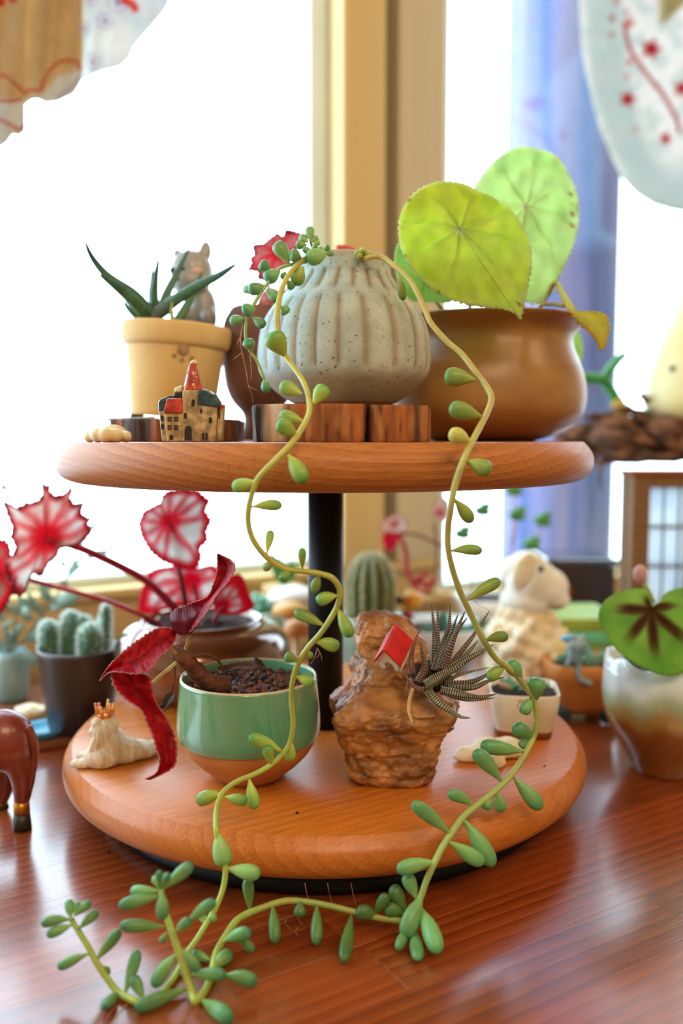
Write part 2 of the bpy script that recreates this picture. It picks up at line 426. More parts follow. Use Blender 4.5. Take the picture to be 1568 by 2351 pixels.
# ------------------------------------------------------------------ outside: weathered porch column
colm = mat('porch_column_paint', S(112, 104, 138), S(58, 78, 132), rough=.8, scale=7, stretch=(3, 3, .18), ramp=(.4, .6), speck=(S(96, 62, 88), 30, .68))
Yc = 1.45; a0 = at(1172, 0, Yc).x; a1 = at(1432, 0, Yc).x
mb = MB(); rr = (a1 - a0) / 2
mb.lathe([(rr, -1.2), (rr, 2.6)], ((a0 + a1) / 2, Yc, 0), 48, rf=lambda a, z, k: 1 + .02 * math.sin(a * 9) + .015 * math.sin(a * 23 + 1))
t = thing('porch_column', 'lilac and blue weathered column standing outside the right window', 'column', ((a0 + a1) / 2, Yc, -1.2))
mb.build('shaft', colm, t)
MB().lathe([(rr, -1.2), (rr * 1.25, -1.2), (rr * 1.25, -1.1), (rr, -1.06)], ((a0 + a1) / 2, Yc, 0), 48).build('plinth', colm, t)
gm = mat('outside_paving', S(225, 228, 230), S(205, 210, 214), rough=.95, scale=4)
g = MB().box((0, 4, -1.23), (16, 9, .06)); g.xf(Matrix.Rotation(0, 4, 'Z')); o = g.build('ground', gm); o['kind'] = 'structure'
o.location += VD * 1.2

# ------------------------------------------------------------------ table of glued strips
tablew = wood('table_wood', S(156, 74, 30), S(114, 46, 16), ring=.009, centre=(0, .01, -.05), rough=.26, coat=1.0, crough=.17, rand=.3, fine=.5, dist=3)
legw = wood('table_leg_wood', S(150, 74, 38), S(120, 56, 28), ring=.01, rough=.4)
TU0, TU1, TV0, TV1 = -1.15, 1.45, -.47, WV - .004
tb = thing('wooden_table', 'large red brown table of glued wooden strips under everything', 'table', uv(.1, 0, ZF))
W = .047; rows = int((TV1 - TV0) / W) + 1; W = (TV1 - TV0) / rows; meshes = {}
for r in range(rows):
    u = TU0 - random.uniform(0, .3)
    while u < TU1:
        Lk = random.choice((.38, .46, .55, .64)); a = max(u, TU0); b = min(u + Lk, TU1); u += Lk
        if b - a < .03: continue
        key = round(b - a, 3)
        if key not in meshes:
            g = W / 2 - .00003; h = key / 2 - .00003; z0, z1, c = -.03, 0, .00005
            P = [(-h, -g, z0), (h, -g, z0), (h, g, z0), (-h, g, z0), (-h, -g, z1 - c), (h, -g, z1 - c), (h, g, z1 - c), (-h, g, z1 - c),
                 (-h + c, -g + c, z1), (h - c, -g + c, z1), (h - c, g - c, z1), (-h + c, g - c, z1)]
            F = [(3, 2, 1, 0), (0, 1, 5, 4), (1, 2, 6, 5), (2, 3, 7, 6), (3, 0, 4, 7), (4, 5, 9, 8), (5, 6, 10, 9), (6, 7, 11, 10), (7, 4, 8, 11), (8, 9, 10, 11)]
            me = bpy.data.meshes.new('plank'); me.from_pydata(P, [], F); me.materials.append(tablew); meshes[key] = me
        o = bpy.data.objects.new('plank', meshes[key]); COL.objects.link(o); o.parent = tb
        o.location = uv((a + b) / 2, TV0 + (r + .5) * W, 0) - tb.location; o.rotation_euler = (0, 0, UVROT)
for a in (TU0 + .06, TU1 - .06):
    for b in (TV0 + .06, TV1 - .06):
        uvbox(MB(), a - .03, a + .03, b - .03, b + .03, ZF, -.03).build('leg', legw, tb, smooth=False, bevel=.003)
uvbox(MB(), TU0 + .1, TU1 - .1, TV0 + .05, TV0 + .07, -.1, -.03).build('apron', legw, tb, smooth=False)
uvbox(MB(), TU0 + .1, TU1 - .1, TV1 - .07, TV1 - .05, -.1, -.03).build('apron', legw, tb, smooth=False)

# ------------------------------------------------------------------ curtains
lined = mat('curtain_lined', attr=True, rough=.9, trans=.06, avar=.1, scale=60, sheen=.2)
sheer = mat('curtain_sheer', attr=True, rough=.9, trans=.3, avar=.06, scale=90)
WHITE, TAN, RED, LACE, LILAC = S(238, 240, 240), S(196, 166, 120), S(186, 60, 48), S(206, 222, 232), S(168, 150, 200)
def segd(x, y, pts):
    d = 1e9
    for (ax, ay), (bx, by) in zip(pts, pts[1:]):
        L2 = (bx - ax) ** 2 + (by - ay) ** 2; t = max(0, min(1, ((x - ax) * (bx - ax) + (y - ay) * (by - ay)) / L2))
        d = min(d, math.hypot(x - ax - t * (bx - ax), y - ay - t * (by - ay)))
    return d
Zl = zc(0, 0, 3.733)
arcs = [Zl(catmull(p, 4)) for p in ([(-90, 700), (10, 645), (60, 665), (140, 730), (210, 800)], [(-90, 880), (20, 865), (90, 868), (180, 855)],
        [(215, 800), (260, 770), (340, 775), (370, 700), (430, 600), (510, 535), (600, 518), (670, 545), (700, 600)],
        [(-80, 990), (0, 1025), (90, 1070), (170, 1110), (215, 1060)])]
arc2 = [Zl(catmull([(480, 830), (540, 800), (620, 740), (690, 655)], 4))]
flow = [(zx / 3.733, zy / 3.733, zr / 3.733) for zx, zy, zr in [(900, 180, 30), (715, 250, 24), (795, 530, 26), (780, 0, 24), (1010, 20, 40)]]
def colL(x, y):
    base = TAN if x < 178 else WHITE
    if x <= 190:
        hz = interp([(-80, 190), (0, 215), (45, 220), (56, 222), (100, 205), (130, 165), (182, 150)], x)
        base = mix(TAN, LACE, sstep(hz, hz + 22, y) * .75)
    else:
        base = mix(WHITE, LACE, .5 + .5 * noise.noise(V((x * .03, y * .03, 2))))
        base = mix(base, WHITE, sstep(60, 0, math.hypot(x - 262, y - 95) - 20))
    for a in arcs: base = mix(base, RED, 1.0 * (1 - sstep(1.4, 5, segd(x, y, a))))
    for a in arc2: base = mix(base, LILAC, 1 - sstep(1, 5, segd(x, y, a)))
    for fx, fy, fr in flow:
        d = math.hypot(x - fx, y - fy); base = mix(base, LILAC, .8 * (1 - sstep(fr * .5, fr * 1.1, d))); base = mix(base, S(130, 60, 120), .8 * (1 - sstep(2, fr * .45, d)))
        base = mix(base, LILAC, .35 * (1 - sstep(2, 5, abs(d - fr * 2.1))))
    if x > 200: base = mix(base, S(226, 40, 40), 1 - sstep(5, 11, segd(x, y, [(285, 2), (302, 8), (310, 20)])))
    if x < 40: base = mix(base, S(190, 40, 34), 1 - sstep(8, 16, min(math.hypot(x, y - 5), math.hypot(x - 30, y + 4))))
    return base
def panel(name, x0, x1, hem, off, amp, ph, mt, par, step=3.5, colr=colL, ytop=-420):
    nx = int((x1 - x0) / step) + 1; ny = 150; R_ = []; C_ = []
    for j in range(ny + 1):
        row = []; cr = []
        for i in range(nx + 1):
            x = lerp(x0, x1, i / nx); hy = interp(hem, x); y = lerp(hy, ytop, (j / ny) ** 1.25)
            Y = wallY(x, off + amp * math.sin((x - x0) / (x1 - x0) * math.pi * 1.0 + ph) + .004 * math.sin(x * .09 + y * .01))
            row.append(at(x, y, Y)); cr.append(colr(x, y))
        R_.append(row); C_.append(cr)
    return MB().grid(R_, False, C_).build(name, mt, par, solid=.0008)
ct = thing('window_curtain', 'tan lined curtain with red scalloped hem at left window, upper left', 'curtain', at(120, 240, wallY(120, .06)), 'patterned window curtains')
panel('curtain_fold', -520, -84, [(-520, 380), (-420, 330), (-300, 372), (-180, 320), (-84, 352)], .095, .012, 1.0, lined, ct, step=6)
panel('curtain_fold', -90, 57, [(-90, 350), (0, 337), (16, 327), (29, 308), (45, 312), (57, 300)], .10, .012, 0, lined, ct)
panel('curtain_fold', 46, 184, [(46, 246), (58, 240), (72, 229), (88, 228), (104, 236), (134, 233), (171, 214), (184, 190)], .085, .012, 2.6, lined, ct)
panel('sheer_panel', 160, 396, [(160, 222), (171, 214), (190, 182), (236, 163), (276, 153), (297, 134), (308, 107), (343, 67), (372, 34), (388, 8), (396, -20)], .055, .01, 0, sheer, ct)
Zr = zc(1280, 0, 4.521)
branch = Zr(catmull([(690, 250), (740, 480), (830, 640), (960, 820), (1080, 960), (1170, 1120), (1240, 1250), (1260, 1360)], 4))
spots = Zr([(560, 190, 40), (740, 240, 60), (710, 130, 30), (610, 10, 40), (555, 360, 35), (745, 640, 40), (715, 800, 30), (800, 1350, 28)])
stars = Zr([(970, 510, 95), (725, 1030, 75), (1290, 920, 80), (1120, 1440, 60)])
ledge = [(-440, 1322), (0, 1330), (100, 1334), (170, 1345), (280, 1372), (370, 1408), (420, 1436), (445, 1460), (470, 1500), (482, 1540), (492, 1600), (500, 1680)]
def colR(x, y):
    xl = interp(ledge, y); d = x - xl
    base = mix(S(238, 244, 246), S(214, 230, 234), sstep(8, 22, d)); base = mix(base, S(248, 250, 252), sstep(75, 120, d) * (1 - sstep(330, 440, y)))
    base = mix(base, S(206, 228, 232), .5 * (noise.noise(V((x * .025, y * .025, 5))) > .1))
    for sx, sy, sr in spots: base = mix(base, S(214, 120, 140), .75 * (1 - sstep(sr / 4.5 * .4, sr / 4.5 * 1.3, math.hypot(x - sx, y - sy))))
    for sx, sy, sr in stars:
        a = math.atan2(y - sy, x - sx); q = sr / 4.5 * (1 + .3 * math.cos(5 * a))
        base = mix(base, S(196, 24, 70), 1 - sstep(q * .6, q * 1.1, math.hypot(x - sx, y - sy)))
    base = mix(base, S(190, 60, 96), .9 * (1 - sstep(2.5, 6, segd(x, y, branch)))) if y > 40 else base
    base = mix(base, S(172, 196, 200), .6 * (1 - sstep(2, 6, segd(x, y, [(1440, 420), (1480, 462), (1540, 480), (1600, 486)]))))
    if x > 1500: base = mix(base, S(184, 178, 140), sstep(0, 12, (1540 - (y - 5) * 1.0) - x + 40) * (y < 55) * sstep(1500, 1530, x))
    return base
cr_ = thing('window_curtain', 'white sheer curtain with red blossom branch at right window, upper right', 'curtain', at(1500, 480, wallY(1500, .08)), 'patterned window curtains')
R_ = []; C_ = []
for j in range(190):
    y = lerp(500, -440, (j / 189) ** 1.2); xl = interp(ledge, y); row = []; c_ = []
    for i in range(100):
        x = lerp(xl, 1700, i / 99); row.append(at(x, y, wallY(x, .10 + .012 * math.sin((x - xl) * .022 + y * .004)))); c_.append(colR(x, y))
    R_.append(row); C_.append(c_)
MB().grid(R_, False, C_).build('sheer_panel', sheer, cr_, solid=.0008)

# ================================================================== TIERED STAND
ZU, ZL, DT = 0.273, 0.048, 0.0285      # shelf top heights, disc thickness
discw = wood('disc_wood', S(204, 130, 62), S(166, 92, 40), ang=.25, ring=.0045, centre=(0, .05, .10), rough=.5, coat=.08, crough=.3, fine=.6, dist=1.6, spec=.3)
discl = wood('disc_wood_lower', S(212, 124, 40), S(184, 96, 26), ang=.55, ring=.006, centre=(.02, -.04, .09), rough=.42, coat=.2, crough=.25, fine=.6, dist=1.8, spec=.4)
blackm = mat('black_metal', S(8, 12, 16), S(12, 15, 18), rough=.5, scale=40, spec=.3)
st = thing('tiered_stand', 'two tier round wooden plant stand on black metal pole', 'plant stand', (0, 0, 0))
def discprof(zt):
    zb = zt - DT
    return [(0, zb), (.180, zb), (.188, zb + .0009), (.1945, zb + .0035), (.1985, zb + .0080), (.2, zb + .0135), (.1993, zb + .0195), (.1968, zb + .0238), (.1928, zt), (.12, zt), (0, zt)]
def fine(p, n=5):
    q = catmull(p[1:-2], n); return [p[0]] + q + p[-2:]
MB().lathe(fine(discprof(ZU)), (0, 0, 0), 160).build('upper_shelf', discw, st)
MB().lathe(fine(discprof(ZL)), (0, 0, 0), 160).build('lower_shelf', discl, st)
MB().lathe([(0, ZL), (.0138, ZL), (.0138, ZU - DT), (0, ZU - DT)], (0, 0, 0), 48).build('pole', blackm, st)
MB().lathe([(0, .0), (.168, .0), (.173, .002), (.173, .010), (.168, .013), (.150, ZL - DT), (0, ZL - DT)], (0, 0, 0), 96).build('base', blackm, st)

# ================================================================== GREY FLUTED POT
PY = -.05
def groove(a, z, y):
    g = 0; k = 22
    q = (a * k / (2 * math.pi) + .25 * math.sin(a * 3)) % 1; c = math.exp(-((q - .5) / .13) ** 2)
    up = sstep(690, 705, y) * (1 - sstep(845, 868, y)); g += .030 * c * up
    q2 = (a * k / (2 * math.pi) + .45 + (y - 660) * .004) % 1; c2 = math.exp(-((q2 - .5) / .15) ** 2)
    g += .036 * c2 * sstep(628, 640, y) * (1 - sstep(672, 690, y)); return g
prof = [(596, 101), (600, 104), (612, 105), (626, 106), (640, 110), (655, 119), (672, 132), (690, 147), (712, 166), (735, 180), (765, 190), (800, 195), (832, 196), (855, 192), (875, 180), (895, 160), (912, 139), (926, 118)]
prof = [tuple(p) for p in catmull(prof, 6)]
GLZ, GLB = S(180, 198, 198), S(176, 168, 150)
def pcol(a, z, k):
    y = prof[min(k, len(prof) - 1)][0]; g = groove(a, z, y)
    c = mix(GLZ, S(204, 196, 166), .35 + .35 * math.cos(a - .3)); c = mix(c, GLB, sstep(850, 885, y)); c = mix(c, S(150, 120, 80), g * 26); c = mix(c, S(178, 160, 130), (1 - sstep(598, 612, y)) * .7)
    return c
gpot = thing('fluted_pot', 'grey beige fluted ceramic pot on the split wooden block', 'pot', at(790, 937, PY))
potm = mat('stoneware_grey', attr=True, rough=.62, avar=.22, scale=55, speck=(S(116, 98, 74), 420, .655), bump=.25, bscale=300, spec=.35)
mb = lathe_px(790, PY, prof, 176, rf=lambda a, z, k: 1 - groove(a, z, prof[k][0]), colf=pcol)
k_ = mpp(PY); zt = at(790, 596, PY).z; zb = at(790, 926, PY).z; cx_ = at(790, 1005, PY).x
mb.lathe([(101 * k_, zt), (97 * k_, zt + .0008), (93 * k_, zt - .001), (92 * k_, zt - .02), (0, zt - .022)], (cx_, PY, 0), 96, colf=lambda a, z, k: S(170, 150, 120))
mb.build('body', potm, gpot)
clay = mat('bare_clay', S(168, 112, 72), S(150, 94, 58), rough=.75, scale=60)
MB().lathe([(118 * k_, zb), (112 * k_, zb - .0005), (110 * k_, zb - .0030), (0, zb - .0030)], (cx_, PY, 0), 80).build('foot_ring', clay, gpot)
ZBLK = zb - .0030
soilm = mat('soil_dark', S(60, 40, 28), S(28, 20, 15), rough=.95, scale=160, bump=.8, bscale=300)
def soil(c, r, parent, name='soil', h=.003, sx=1, sy=1, segs=40, rings=9, m=None):
    c = V(c); rows = []
    for i in range(rings + 1):
        rr = max(r * i / rings, 1e-5)
        rows.append([c + V((rr * math.cos(a) * sx, rr * math.sin(a) * sy, h * noise.noise(V((rr * math.cos(a) * 130, rr * math.sin(a) * 130, c.x * 77))) * (1 - (i / rings) ** 4)))
                     for a in [2 * math.pi * j / segs for j in range(segs)]])
    return MB().grid(rows, True).build(name, m or soilm, parent)
soil((cx_, PY, zt - .006), 92 * k_, gpot)

# ------------------------------------------------------------------ split wooden block
barkm = mat('block_bark', attr=True, rough=.85, avar=.45, scale=70, stretch=(1, 1, .12), bump=.9, bscale=220, bstretch=(1, 1, .12))
def block(name, out, z0, z1, par, colf, ridge=.0030, n=190, rows_=14):
    o2 = resample(out, n); cx = sum(p[0] for p in o2) / n; cy = sum(p[1] for p in o2) / n; R_ = []; C_ = []
    for i in range(rows_ + 1):
        z = lerp(z0, z1, i / rows_); row = []; c_ = []
        for j, p in enumerate(o2):
            d = V((p[0] - cx, p[1] - cy, 0)); L_ = d.length
            q = 1 + (ridge * (noise.noise(V((p[0] * 420, p[1] * 420, z * 25))) + .6 * noise.noise(V((p[0] * 900, p[1] * 900, z * 60)))) - (.0006 if i in (0, rows_) else 0)) / L_
            row.append(V((cx + d.x * q, cy + d.y * q, z))); c_.append(colf(p[0], p[1], z))
        R_.append(row); C_.append(c_)
    mb = MB().grid(R_, True, C_)
    for zz, fl, rw in ((z0, True, R_[0]), (z1, False, R_[-1])):
        ct_ = V((cx, cy, zz)); mb.add(rw + [ct_], [((j + 1) % n, j, n) if fl else (j, (j + 1) % n, n) for j in range(n)], [S(196, 140, 88)] * (n + 1))
    return mb.build(name, barkm, par)
blk = thing('wooden_block', 'bark edged wooden block split in two under the fluted pot', 'wood block', (cx_, PY, ZU))
def bx(px, Y): return (at(px, 975, Y).x, Y)
def bcol(x, y, z):
    p = CW / 2 + (x - CAM.x) / (y - CAM.y) * FPX
    c = mix(S(150, 86, 44), S(196, 118, 60), .5 + .5 * noise.noise(V((x * 300, y * 300, z * 20))))
    st_ = noise.noise(V((p * .075, 0, z * 55))) + .4 * noise.noise(V((p * .25, 3, z * 90))); c = mix(c, S(84, 46, 26), .8 * sstep(.15, .5, st_)); c = mix(c, S(214, 150, 92), sstep(.2, .5, noise.noise(V((p * .06, 4, z * 40)))) * .6)
    c = mix(S(40, 34, 32), c, sstep(596, 618, p)); c = mix(c, S(150, 146, 140), (p < 612) * sstep(.1, .3, noise.noise(V((p * .5, 2, z * 20)))))
    c = mix(c, S(30, 18, 12), (836 < p < 850) * (y < -.03) * .9); c = mix(c, S(222, 200, 176), (sstep(606, 622, p) * (1 - sstep(640, 668, p))) * .8)  # faces inside the split are painted dark as its shade
    c = mix(c, S(44, 26, 16), sstep(940, 956, p) * .85 * (1 - sstep(958, 968, p)))
    return c
block('block_piece', [bx(583, -.095), bx(590, -.112), bx(640, -.121), bx(720, -.124), bx(790, -.124), bx(832, -.121), bx(839, -.11), bx(838, -.06), bx(838, .005), bx(760, .012), bx(650, .008), bx(590, -.03)], ZU + .0003, ZBLK, blk, bcol)
block('block_piece', [bx(846, -.108), bx(854, -.119), bx(900, -.12), bx(945, -.117), bx(980, -.108), bx(986, -.08), bx(980, -.03), bx(930, -.004), bx(842, .0), bx(842, -.07)], ZU + .0003, ZBLK - .0006, blk, bcol)

# ================================================================== TRAILING SEDUM
sed = thing('trailing_sedum', 'long trailing green succulent spilling from the fluted pot down to the table', 'succulent', (cx_, PY, zt - .006))
sedm = mat('sedum_skin', attr=True, rough=.36, avar=.12, scale=120, trans=.10, sss=0, spec=.45)
STB, STC = S(206, 196, 96), S(186, 200, 110)
YA = [(575, -.088), (592, -.094), (637, -.112), (733, -.134), (819, -.140), (921, -.168), (970, -.190), (1026, -.2105), (1080, -.216), (1130, -.214), (1317, -.202), (1450, -.19), (1600, -.172), (1707, -.165), (1760, -.170), (1808, -.178), (1860, -.192), (1900, -.208), (1990, -.214), (2040, -.216), (2122, -.226), (2234, -.250), (2296, -.268), (2360, -.28)]
YB = [(585, -.086), (615, -.098), (669, -.115), (743, -.132), (813, -.142), (914, -.165), (985, -.188), (1028, -.203), (1068, -.2105), (1157, -.211), (1300, -.20), (1470, -.18), (1560, -.155), (1607, -.145), (1694, -.142), (1760, -.155), (1817, -.172), (1875, -.190), (1911, -.204), (1982, -.213), (2058, -.213), (2114, -.214)]
YCc = [(560, -.085), (616, -.098), (663, -.110), (717, -.115), (803, -.112), (832, -.108)]
def clampz(px, py, Y, r):
    p = at(px, py, Y)
    return p if p.z > r else onz(px, py, r)
def stem(path, Yt, r0, r1, c0, c1, name='stem'):
    P = [tuple(clampz(x, y, interp(Yt, y) if Yt else q[0], r0 * 1.05)) for x, y, *q in catmull(path, 4)]
    n = len(P); MB().tube(P, [lerp(r0, r1, i / (n - 1)) * (1 + .07 * noise.noise(V((i * .4, r0 * 999, 0)))) for i in range(n)], 10,
        lambda t, a: mix(mix(c0, c1, t), S(190, 130, 60), .5 * max(0, noise.noise(V((t * 30, 1, r0 * 777)))))).build(name, sedm, sed)
A = [(745, 580), (730, 583), (704, 592), (679, 612), (659, 637), (645, 669), (638, 704), (636, 733), (638, 765), (644, 795), (656, 819), (672, 841), (691, 867), (704, 895), (710, 921), (710, 946), (701, 969), (685, 997), (663, 1026), (637, 1052), (612, 1077), (592, 1100), (580, 1128), (571, 1165), (570, 1202), (580, 1237), (602, 1269), (628, 1291), (659, 1307), (698, 1312), (733, 1317), (761, 1326), (777, 1346), (781, 1368), (774, 1393), (758, 1422), (736, 1454), (710, 1483), (691, 1511), (679, 1537), (671, 1570), (669, 1610), (673, 1661), (665, 1707), (644, 1736), (619, 1758), (586, 1777), (549, 1792), (524, 1808), (507, 1827), (497, 1860), (496, 1895), (500, 1930), (512, 1970), (518, 1995), (513, 2037), (496, 2082), (473, 2122), (451, 2158), (429, 2189), (406, 2234), (384, 2265), (357, 2292), (318, 2300)]
B = [(838, 594), (852, 590), (876, 591), (911, 615), (937, 640), (956, 669), (978, 717), (990, 743), (1025, 783), (1060, 813), (1091, 853), (1117, 888), (1128, 914), (1119, 945), (1099, 985), (1077, 1028), (1060, 1068), (1045, 1112), (1036, 1157), (1029, 1207), (1029, 1261), (1041, 1314), (1058, 1362), (1073, 1393), (1090, 1429), (1110, 1470), (1135, 1508), (1160, 1528), (1185, 1549), (1206, 1578), (1224, 1603), (1232, 1636), (1231, 1673), (1218, 1707), (1198, 1744), (1168, 1786), (1136, 1817), (1096, 1848), (1064, 1875), (1038, 1911), (1015, 1946), (997, 1982), (979, 2022), (968, 2054), (950, 2095), (932, 2116)]
UND = [(932, 2116), (919, 2114), (868, 2107), (814, 2094), (756, 2080), (703, 2071), (654, 2069), (600, 2085), (560, 2102), (540, 2117), (518, 2149), (496, 2189), (487, 2229), (473, 2270), (451, 2298)]
UNDY = [(-.214,), (-.214,), (-.212,), (-.210,), (-.208,), (-.207,), (-.208,), (-.211,), (-.216,), (-.220,), (-.228,), (-.238,), (-.250,), (-.262,), (-.270,)]
C1 = [(704, 600), (672, 607), (643, 616), (624, 637), (605, 663), (589, 688), (573, 717), (565, 742), (564, 771), (572, 803), (592, 832), (607, 872)]
BR2 = [(448, 2302), (437, 2270), (424, 2225), (406, 2171), (388, 2118), (375, 2082), (370, 2042)]
BR1 = [(318, 2302), (277, 2283), (250, 2252), (223, 2212), (201, 2171), (179, 2136), (163, 2109)]
stem(A, YA, .00175, .0016, STB, S(170, 196, 84)); stem(B, YB, .00185, .0019, S(206, 186, 104), S(170, 196, 110))
stem([p + q for p, q in zip(UND, UNDY)], None, .0018, .0020, S(150, 160, 84), S(176, 200, 84))
stem(C1, YCc, .0013, .0009, S(160, 190, 120), S(170, 200, 120))
stem([p + (-.270 + .004 * i,) for i, p in enumerate(BR2)], None, .0021, .0015, S(190, 204, 84), S(180, 206, 100))
stem([p + (-.268 + .002 * i,) for i, p in enumerate(BR1)], None, .0019, .0014, S(184, 204, 84), S(176, 204, 100))
stem([(722, 580), (716, 566), (712, 551), (711, 540)], [(540, -.092), (580, -.088)], .0009, .0007, S(160, 196, 110), S(150, 190, 110))
G1, G2 = S(196, 206, 86), S(92, 158, 74)       # young: yellow green -> green
G3, G4 = S(150, 190, 96), S(62, 136, 96)       # lower: green -> blue green
GY = S(206, 204, 76)
def leaves(lst, Yt, cb, ct_, dy=0.0, lay=None):
    for q in lst:
        bx_, by_, tx_, ty_, w_ = q[:5]; off = q[5] if len(q) > 5 else random.choice((-.006, -.003, .003, .005)); Yb = (interp(Yt, by_) if Yt else lay) + dy
        b = clampz(bx_, by_, Yb, .0018); rr = w_ * mpp(Yb) * .5
        t = clampz(tx_, ty_, Yb + off, rr * 1.12)
        j = random.uniform(.8, 1.2); c0 = tuple(min(1, x * j) for x in cb); c1 = tuple(min(1, x * j) for x in ct_)
        bend = V((0, random.uniform(-1, 1) * .0006, random.uniform(-.2, 1) * .0012))
        fleshy(b, t, w_ * 1.1 * mpp(Yb), c0, c1, bend=bend, flat=random.uniform(.72, .92)).build('leaf', sedm, sed)
# around the pot rim and the short left strand
leaves([(752, 578, 704, 596, 34, -.006), (663, 604, 634, 557, 30, .002), (691, 592, 667, 586, 26), (712, 553, 711, 521, 19), (707, 556, 690, 542, 17), (714, 556, 730, 547, 15), (704, 562, 680, 561, 18), (712, 572, 697, 577, 14), (716, 570, 727, 566, 12), (745, 578, 755, 567, 13), (748, 582, 763, 581, 13), (738, 578, 736, 570, 11), (720, 560, 733, 556, 12)], [(500, -.09), (620, -.098)], S(168, 200, 120), S(98, 164, 92))
leaves([(832, 592, 815, 584, 13), (832, 592, 823, 590, 13), (833, 590, 833, 572, 13), (835, 590, 847, 578, 14), (833, 593, 838, 594, 12)], [(500, -.084), (620, -.084)], S(196, 200, 90), S(176, 190, 84))
leaves([(621, 624, 597, 604, 24), (643, 623, 610, 643, 29, -.006), (610, 656, 571, 666, 26, -.006), (590, 674, 559, 664, 18, .006), (613, 663, 639, 691, 24), (656, 624, 648, 641, 15, .003), (659, 643, 672, 664, 17, .004), (645, 704, 659, 720, 22, .004), (586, 710, 558, 715, 27, -.005), (562, 731, 529, 737, 22, .004), (580, 728, 608, 749, 20), (577, 806, 568, 781, 25, -.005), (606, 872, 612, 901, 19)], YCc, S(158, 200, 130), S(70, 148, 100))
leaves([(696, 612, 677, 656, 29, .002), (656, 819, 620, 764, 43, -.007), (693, 905, 642, 886, 30), (719, 929, 748, 885, 32), (697, 968, 641, 953, 27, .004), (682, 999, 636, 971, 33, -.006), (661, 1044, 699, 1108, 34, -.006), (591, 1106, 533, 1120, 29), (578, 1164, 648, 1161, 23), (613, 1272, 622, 1217, 18), (694, 1306, 694, 1258, 17), (628, 1296, 606, 1307, 17, .004), (667, 1311, 645, 1331, 18), (733, 1321, 720, 1361, 20, .004), (775, 1368, 727, 1382, 27), (745, 1437, 675, 1406, 25), (776, 1398, 806, 1463, 28), (724, 1474, 778, 1488, 28), (685, 1519, 654, 1507, 22), (704, 1491, 714, 1510, 15), (680, 1553, 719, 1570, 24), (647, 1725, 571, 1692, 29, -.006), (623, 1758, 612, 1711, 24, -.003), (669, 1700, 665, 1747, 24, .005), (572, 1789, 585, 1858, 27, -.004), (509, 1823, 452, 1841, 31), (516, 1830, 568, 1839, 26, -.004)], YA, G1, G2)
leaves([(498, 1908, 516, 1990, 39, -.004), (520, 1993, 597, 2007, 34, -.004), (473, 2118, 497, 2103, 20), (470, 2120, 463, 2100, 18)], YA, S(170, 200, 110), S(110, 172, 104))
leaves([(916, 632, 926, 690, 17, .002), (1091, 872, 1019, 863, 38), (1106, 957, 1031, 936, 36), (1072, 1057, 1127, 1083, 34), (1044, 1146, 1084, 1199, 28), (1034, 1265, 1108, 1265, 23), (1072, 1378, 1149, 1332, 25), (1113, 1472, 1167, 1462, 23), (1160, 1530, 1120, 1560, 26)], YB, S(178, 190, 84), S(104, 148, 70))
leaves([(1080, 1015, 1032, 998, 33)], YB, S(214, 206, 110), S(196, 190, 90))
leaves([(1198, 1557, 1169, 1519, 33, -.004), (1229, 1610, 1231, 1558, 38, -.005), (1222, 1602, 1201, 1640, 27, -.004), (1226, 1694, 1180, 1671, 35, -.006), (1214, 1692, 1196, 1717, 23, .002), (1200, 1725, 1103, 1711, 33, -.004), (1152, 1795, 1089, 1724, 33, -.003), (1120, 1828, 1116, 1860, 25, -.003), (1140, 1817, 1152, 1863, 27, .004), (1180, 1786, 1243, 1858, 33, -.004), (1086, 1850, 1030, 1821, 27), (1033, 1915, 946, 1843, 31, -.004), (1066, 1884, 1133, 1990, 36, -.008), (1032, 1933, 1111, 1983, 34), (998, 1979, 911, 1998, 33, -.005), (958, 2066, 931, 2006, 30, .005), (969, 2056, 929, 2153, 42, -.006), (966, 2085, 1007, 2189, 39, .002), (945, 2128, 911, 2179, 27, .006), (950, 2130, 960, 2205, 28, .004)], YB, S(150, 194, 110), S(96, 164, 104))
leaves([(861, 2098, 889, 2053, 25), (932, 2096, 900, 2032, 31, .004), (930, 2102, 885, 2085, 31), (872, 2107, 818, 2094, 33, -.004), (808, 2097, 789, 2208, 28, -.004), (727, 2078, 727, 2170, 25, -.003), (689, 2070, 688, 2106, 27, -.003), (625, 2078, 633, 2166, 25, -.003), (574, 2092, 568, 2016, 25, .003)], None, S(110, 140, 66), S(70, 116, 60), 0, -.21)
leaves([(515, 2160, 575, 2140, 31), (545, 2150, 581, 2186, 21), (487, 2225, 530, 2188, 31), (487, 2207, 439, 2188, 23)], None, G3, G4, 0, -.238)
leaves([(378, 2127, 274, 2125, 28, -.004), (403, 2140, 437, 2113, 23, -.003), (430, 2120, 494, 2068, 27, -.004), (370, 2056, 272, 2081, 29, -.004), (366, 2045, 300, 2044, 25, .004), (376, 2040, 443, 1983, 28), (373, 2048, 373, 2113, 28, -.006), (367, 2042, 366, 2000, 17), (366, 2042, 351, 2015, 17), (371, 2042, 387, 2008, 17), (404, 2190, 352, 2266, 31, -.004), (437, 2238, 519, 2238, 28, -.005), (515, 2240, 591, 2256, 34, -.004), (428, 2270, 309, 2315, 33), (462, 2296, 531, 2339, 40), (384, 2140, 370, 2162, 15), (420, 2180, 456, 2230, 25)], None, G3, G4, 0, -.264)
